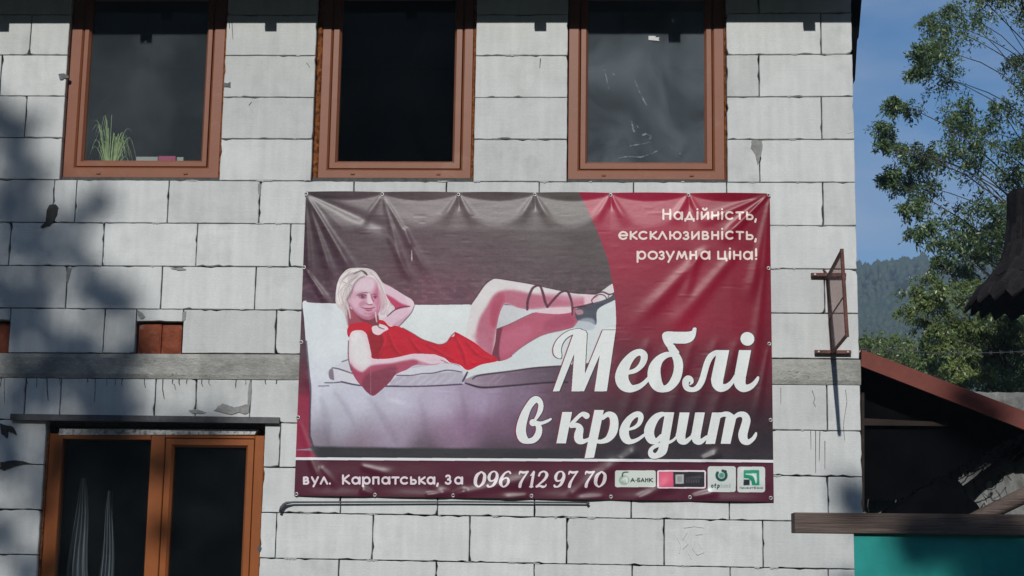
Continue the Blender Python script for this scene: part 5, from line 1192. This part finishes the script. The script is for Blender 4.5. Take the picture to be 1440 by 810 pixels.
def limb(mb,a,b,r0,r1,rs_,sag=.12):
    a=Vector(a); b=Vector(b); L_=(b-a).length; n=6; P=[]; R_=[]
    o=Vector((rs_.uniform(-1,1),rs_.uniform(-1,1),rs_.uniform(.2,1)))*L_*sag
    for i in range(n+1): t=i/n; P.append(a.lerp(b,t)+o*math.sin(math.pi*t)); R_.append(r0+(r1-r0)*t)
    mb.tube(P,R_,6,False)
def tree(name,label,cat,base,height,clusters,mat,ntw,nlf,lsz,seed,rtrunk=.14,group=None,droop=.5,twigs=True,topx=None):
    """clusters (x,y,z,r); limbs run from the trunk to every cluster"""
    t=empty(name,base,label,cat,group); rs_=random.Random(seed); mb=MB()
    tx=topx if topx is not None else base[0]+rs_.uniform(-.3,.3)
    P=[];R_=[]
    for i in range(12):
        u=i/11; P.append((base[0]+(tx-base[0])*u+.10*math.sin(u*7+seed),base[1]+.1*math.sin(u*5),base[2]+height*u-.1)); R_.append(rtrunk*(1-u*.88))
    mb.tube(P,R_,9)
    V,F_,TW=leaves(clusters,ntw,nlf,lsz,seed,droop)
    for (x,y,z,r) in clusters:
        if len(clusters)>60 and rs_.random()<.5: continue
        zz=min(max(z-abs(x-base[0])*.75-.3,base[2]+height*.12),base[2]+height*.97); u=(zz-base[2]+.1)/height; i=min(int(u*11),10); q=Vector(P[i]).lerp(Vector(P[i+1]),u*11-i)
        limb(mb,q,(x,y,z),max(.007,R_[i]*.16),.004,rs_)
    if twigs:
        for a,b,c in TW[::2]: mb.tube([a,b,c],[.004,.003,.002],3,False)
    mb.obj('trunk',bark,t,True); raw('crown',V,F_,mat,t)
    return t
def pxc(pts,Y,spread,seed):
    r_=random.Random(seed); out_=[]
    for x,y,r in pts:
        Yd=Y+r_.uniform(-spread,spread); p=W(x,y,Yd); out_.append((p[0],p[1],p[2],r*(DIST+Yd)/FPX))
    return out_
def fill(poly_,n,rmin,rmax,seed,mind=11):
    r_=random.Random(seed); xs=[p[0] for p in poly_]; ys=[p[1] for p in poly_]; out_=[]; tries=0
    def ins(x,y):
        c=False
        for (x1,y1),(x2,y2) in zip(poly_,poly_[1:]+poly_[:1]):
            if (y1>y)!=(y2>y) and x<(x2-x1)*(y-y1)/(y2-y1)+x1: c=not c
        return c
    while len(out_)<n and tries<n*80:
        tries+=1; x,y=r_.uniform(min(xs),max(xs)),r_.uniform(min(ys),max(ys))
        if ins(x,y) and all((x-q[0])**2+(y-q[1])**2>mind**2 for q in out_): out_.append((x,y,r_.uniform(rmin,rmax)))
    return out_
YT=13
edge=[(1303,27,9),(1318,40,12),(1335,10,14),(1290,70,8),(1288,98,8),(1300,92,12),(1310,70,12),(1256,143,8),(1268,150,11),(1240,176,8),(1252,185,10),(1240,204,7),(1262,205,13),(1246,248,8),(1258,245,10),(1270,258,10),(1285,232,15),(1276,293,9),(1290,286,10),
 (1292,325,9),(1305,318,12),(1326,340,10),(1330,310,13),(1345,352,12),(1360,335,14),(1322,365,9),(1352,378,11),(1375,360,14)]
body=fill([(1310,60),(1345,30),(1352,80),(1395,95),(1440,70),(1520,60),(1620,80),(1640,200),(1620,330),(1500,400),(1430,380),(1370,345),(1330,300),(1290,260),(1280,200),(1300,140),(1312,110)],120,12,19,3,13)
topb=fill([(1345,-70),(1600,-120),(1640,60),(1500,60),(1440,50),(1390,60),(1350,40),(1335,0)],44,12,19,6,15)
holes=[(1362,118,15),(1425,115,14),(1388,165,9),(1312,235,8),(1415,180,8),(1375,60,9),(1340,235,8),(1395,250,9),(1430,45,9)]
body=[q for q in body+topb if all(math.hypot(q[0]-h[0],q[1]-h[1])>h[2]+q[2]*.55 for h in holes)]
cl=pxc(edge+body,YT,1.3,2)
bt=W(1500,700,YT); tree('willow_tree','tall loose leaved tree rising above the shed against the blue sky','tree',(bt[0],YT,0),W(1500,-40,YT)[2],[(a,b,c,d*1.75) for a,b,c,d in cl],leafA,26,22,.070,5,.2)
# lower brighter bushes
b1=fill([(1275,400),(1300,378),(1350,385),(1400,400),(1440,395),(1560,380),(1600,560),(1440,590),(1380,560),(1330,530),(1300,500),(1285,460),(1272,430)],105,11,17,8,12)
bb_=pxc(b1,8.5,.8,4); bt=W(1420,700,8.5); tree('leafy_bush','bright green bushy tree growing between the shed roof and the hill','bush',(bt[0],8.5,0),W(1420,470,8.5)[2],[(a,b,c,d*1.2) for a,b,c,d in bb_],leafB,20,20,.055,9,.09)
b2=fill([(1205,478),(1240,470),(1285,474),(1310,490),(1330,530),(1290,560),(1205,540)],36,14,20,12,13)
bb_=pxc(b2,30,2,5); bt=W(1255,700,30); tree('garden_tree','soft green rounded tree farther off behind the lean-to roof ridge','tree',(bt[0],30,0),W(1255,480,30)[2],[(a,b,c,d*1.2) for a,b,c,d in bb_],leafB,20,18,.11,19,.1)
b3=fill([(1300,470),(1350,455),(1440,460),(1520,470),(1520,580),(1380,565),(1320,545)],50,14,20,14,13)
bb_=pxc(b3,16,1.5,7); bt=W(1450,700,16); tree('hedge_tree','darker green tree in the gap behind the bright bush','tree',(bt[0],16,0),W(1450,500,16)[2],[(a,b,c,d*1.2) for a,b,c,d in bb_],leafA,20,18,.08,29,.12)
# barbed wire
bw=MB(); a,b=Vector(W(1205,490,5)),Vector(W(1640,470,5)); P=[a.lerp(b,i/30)-Vector((0,0,.10*math.sin(math.pi*i/30))) for i in range(31)]; bw.tube(P,.0035,5)
for i in range(1,30):
    for s in (-1,1): bw.tube([P[i]+Vector((-.012,0,-.018*s)),P[i]+Vector((.012,0,.018*s))],.0028,4)
bwo=empty('barbed_wire',(b.x,5,0),'dark barbed wire strand crossing the greenery above the lean-to','wire'); bw.obj('strand',steel,bwo); MB().tube([(b.x,5,0),(b.x,5,b.z+.1)],.04,8).obj('post',woodd,bwo); MB().tube([(a.x-.3,5,0),(a.x-.3,5,a.z+.05)],.03,8).obj('post',woodd,bwo)

# trees on the viewer's side whose shade falls on the house
def shade_tree(name,label,spots,dist,seed,lsz,ntw,nlf,bx=None):
    r_=random.Random(seed); cl=[]
    for sp__ in spots:
        x,y,r=sp__[:3]; p=Vector(W(x,y,sp__[3] if len(sp__)>3 else 0)); D_=dist+r_.uniform(-1.5,1.5); q=p-sdir*D_; cl.append((q.x,q.y,q.z,r/222))
    cx=(bx if bx is not None else sum(c[0] for c in cl)/len(cl)); cy=sum(c[1] for c in cl)/len(cl); zt=max(c[2] for c in cl)
    return tree(name,label,'tree',(cx,cy,0),zt-.3,cl,leafA,ntw,nlf,lsz,seed,.16,twigs=False,topx=cx,group='trees opposite the house front')
sp_=[(8,150,26),(35,170,20),(20,215,30),(45,240,26),(12,270,30),(50,285,28),(133,278,19),(112,300,14),(20,330,32),(60,340,26),(100,352,18),(8,390,30),(45,398,30),(125,400,22),(158,408,24),(178,415,14),(15,440,26),(55,455,30),(95,470,22),(130,482,16),(30,500,30),(80,512,28),(130,520,26),(165,512,22),(172,535,12),(20,550,26),(60,556,20),(150,565,22),(190,572,14),(120,560,12),
 (8,600,26),(15,640,22),(5,740,22),(40,790,20),(75,620,16),(75,650,12),(150,630,24),(220,640,12),(225,735,10),(78,780,12),(190,478,10),(-40,300,60),(-50,420,60),(-60,560,60),(-60,200,50),(-80,700,60),(-140,350,60),(-150,500,60),(160,600,20),(110,610,16),(250,600,10),(60,700,10),(300,590,8)]
shade_tree('yard_tree','leafy tree opposite the house whose shade dapples the left of the wall',sp_,23,31,.13,11,13,-5.6)
TY=-.93
sp2=[(1200,692,12),(1208,702,14),(1352,552,11,.06),(1390,575,8,.06),(1283,757,10,TY),(1300,760,11,TY),(1316,757,8,TY),(1392,765,18,TY),(1402,800,26,TY),(1440,770,34,TY),(1430,820,34,TY),(1480,800,40,TY),(1510,760,40,TY),(1195,830,14),(1330,733,12,TY),(1365,737,14,TY),(1410,738,18,TY),(1290,736,8,TY)]
shade_tree('yard_tree','slimmer tree opposite the teal gate casting patches of shade on it',sp2,21,37,.14,16,14)

# =====================================================================
# AIR
# =====================================================================
hm=bpy.data.materials.new('thin_haze'); hm.use_nodes=True; t=hm.node_tree; t.nodes.clear(); o=t.nodes.new('ShaderNodeOutputMaterial'); pv=t.nodes.new('ShaderNodeVolumePrincipled')
pv.inputs['Color'].default_value=(.62,.8,1,1); pv.inputs['Density'].default_value=.0009; pv.inputs['Anisotropy'].default_value=.1; t.links.new(pv.outputs[0],o.inputs['Volume'])
zt_=max(hz(x,y) for x in gx for y in gy)+14
tag(MB().box(-660,660,-660,660,-14,zt_).obj('haze',hm),kind='stuff')
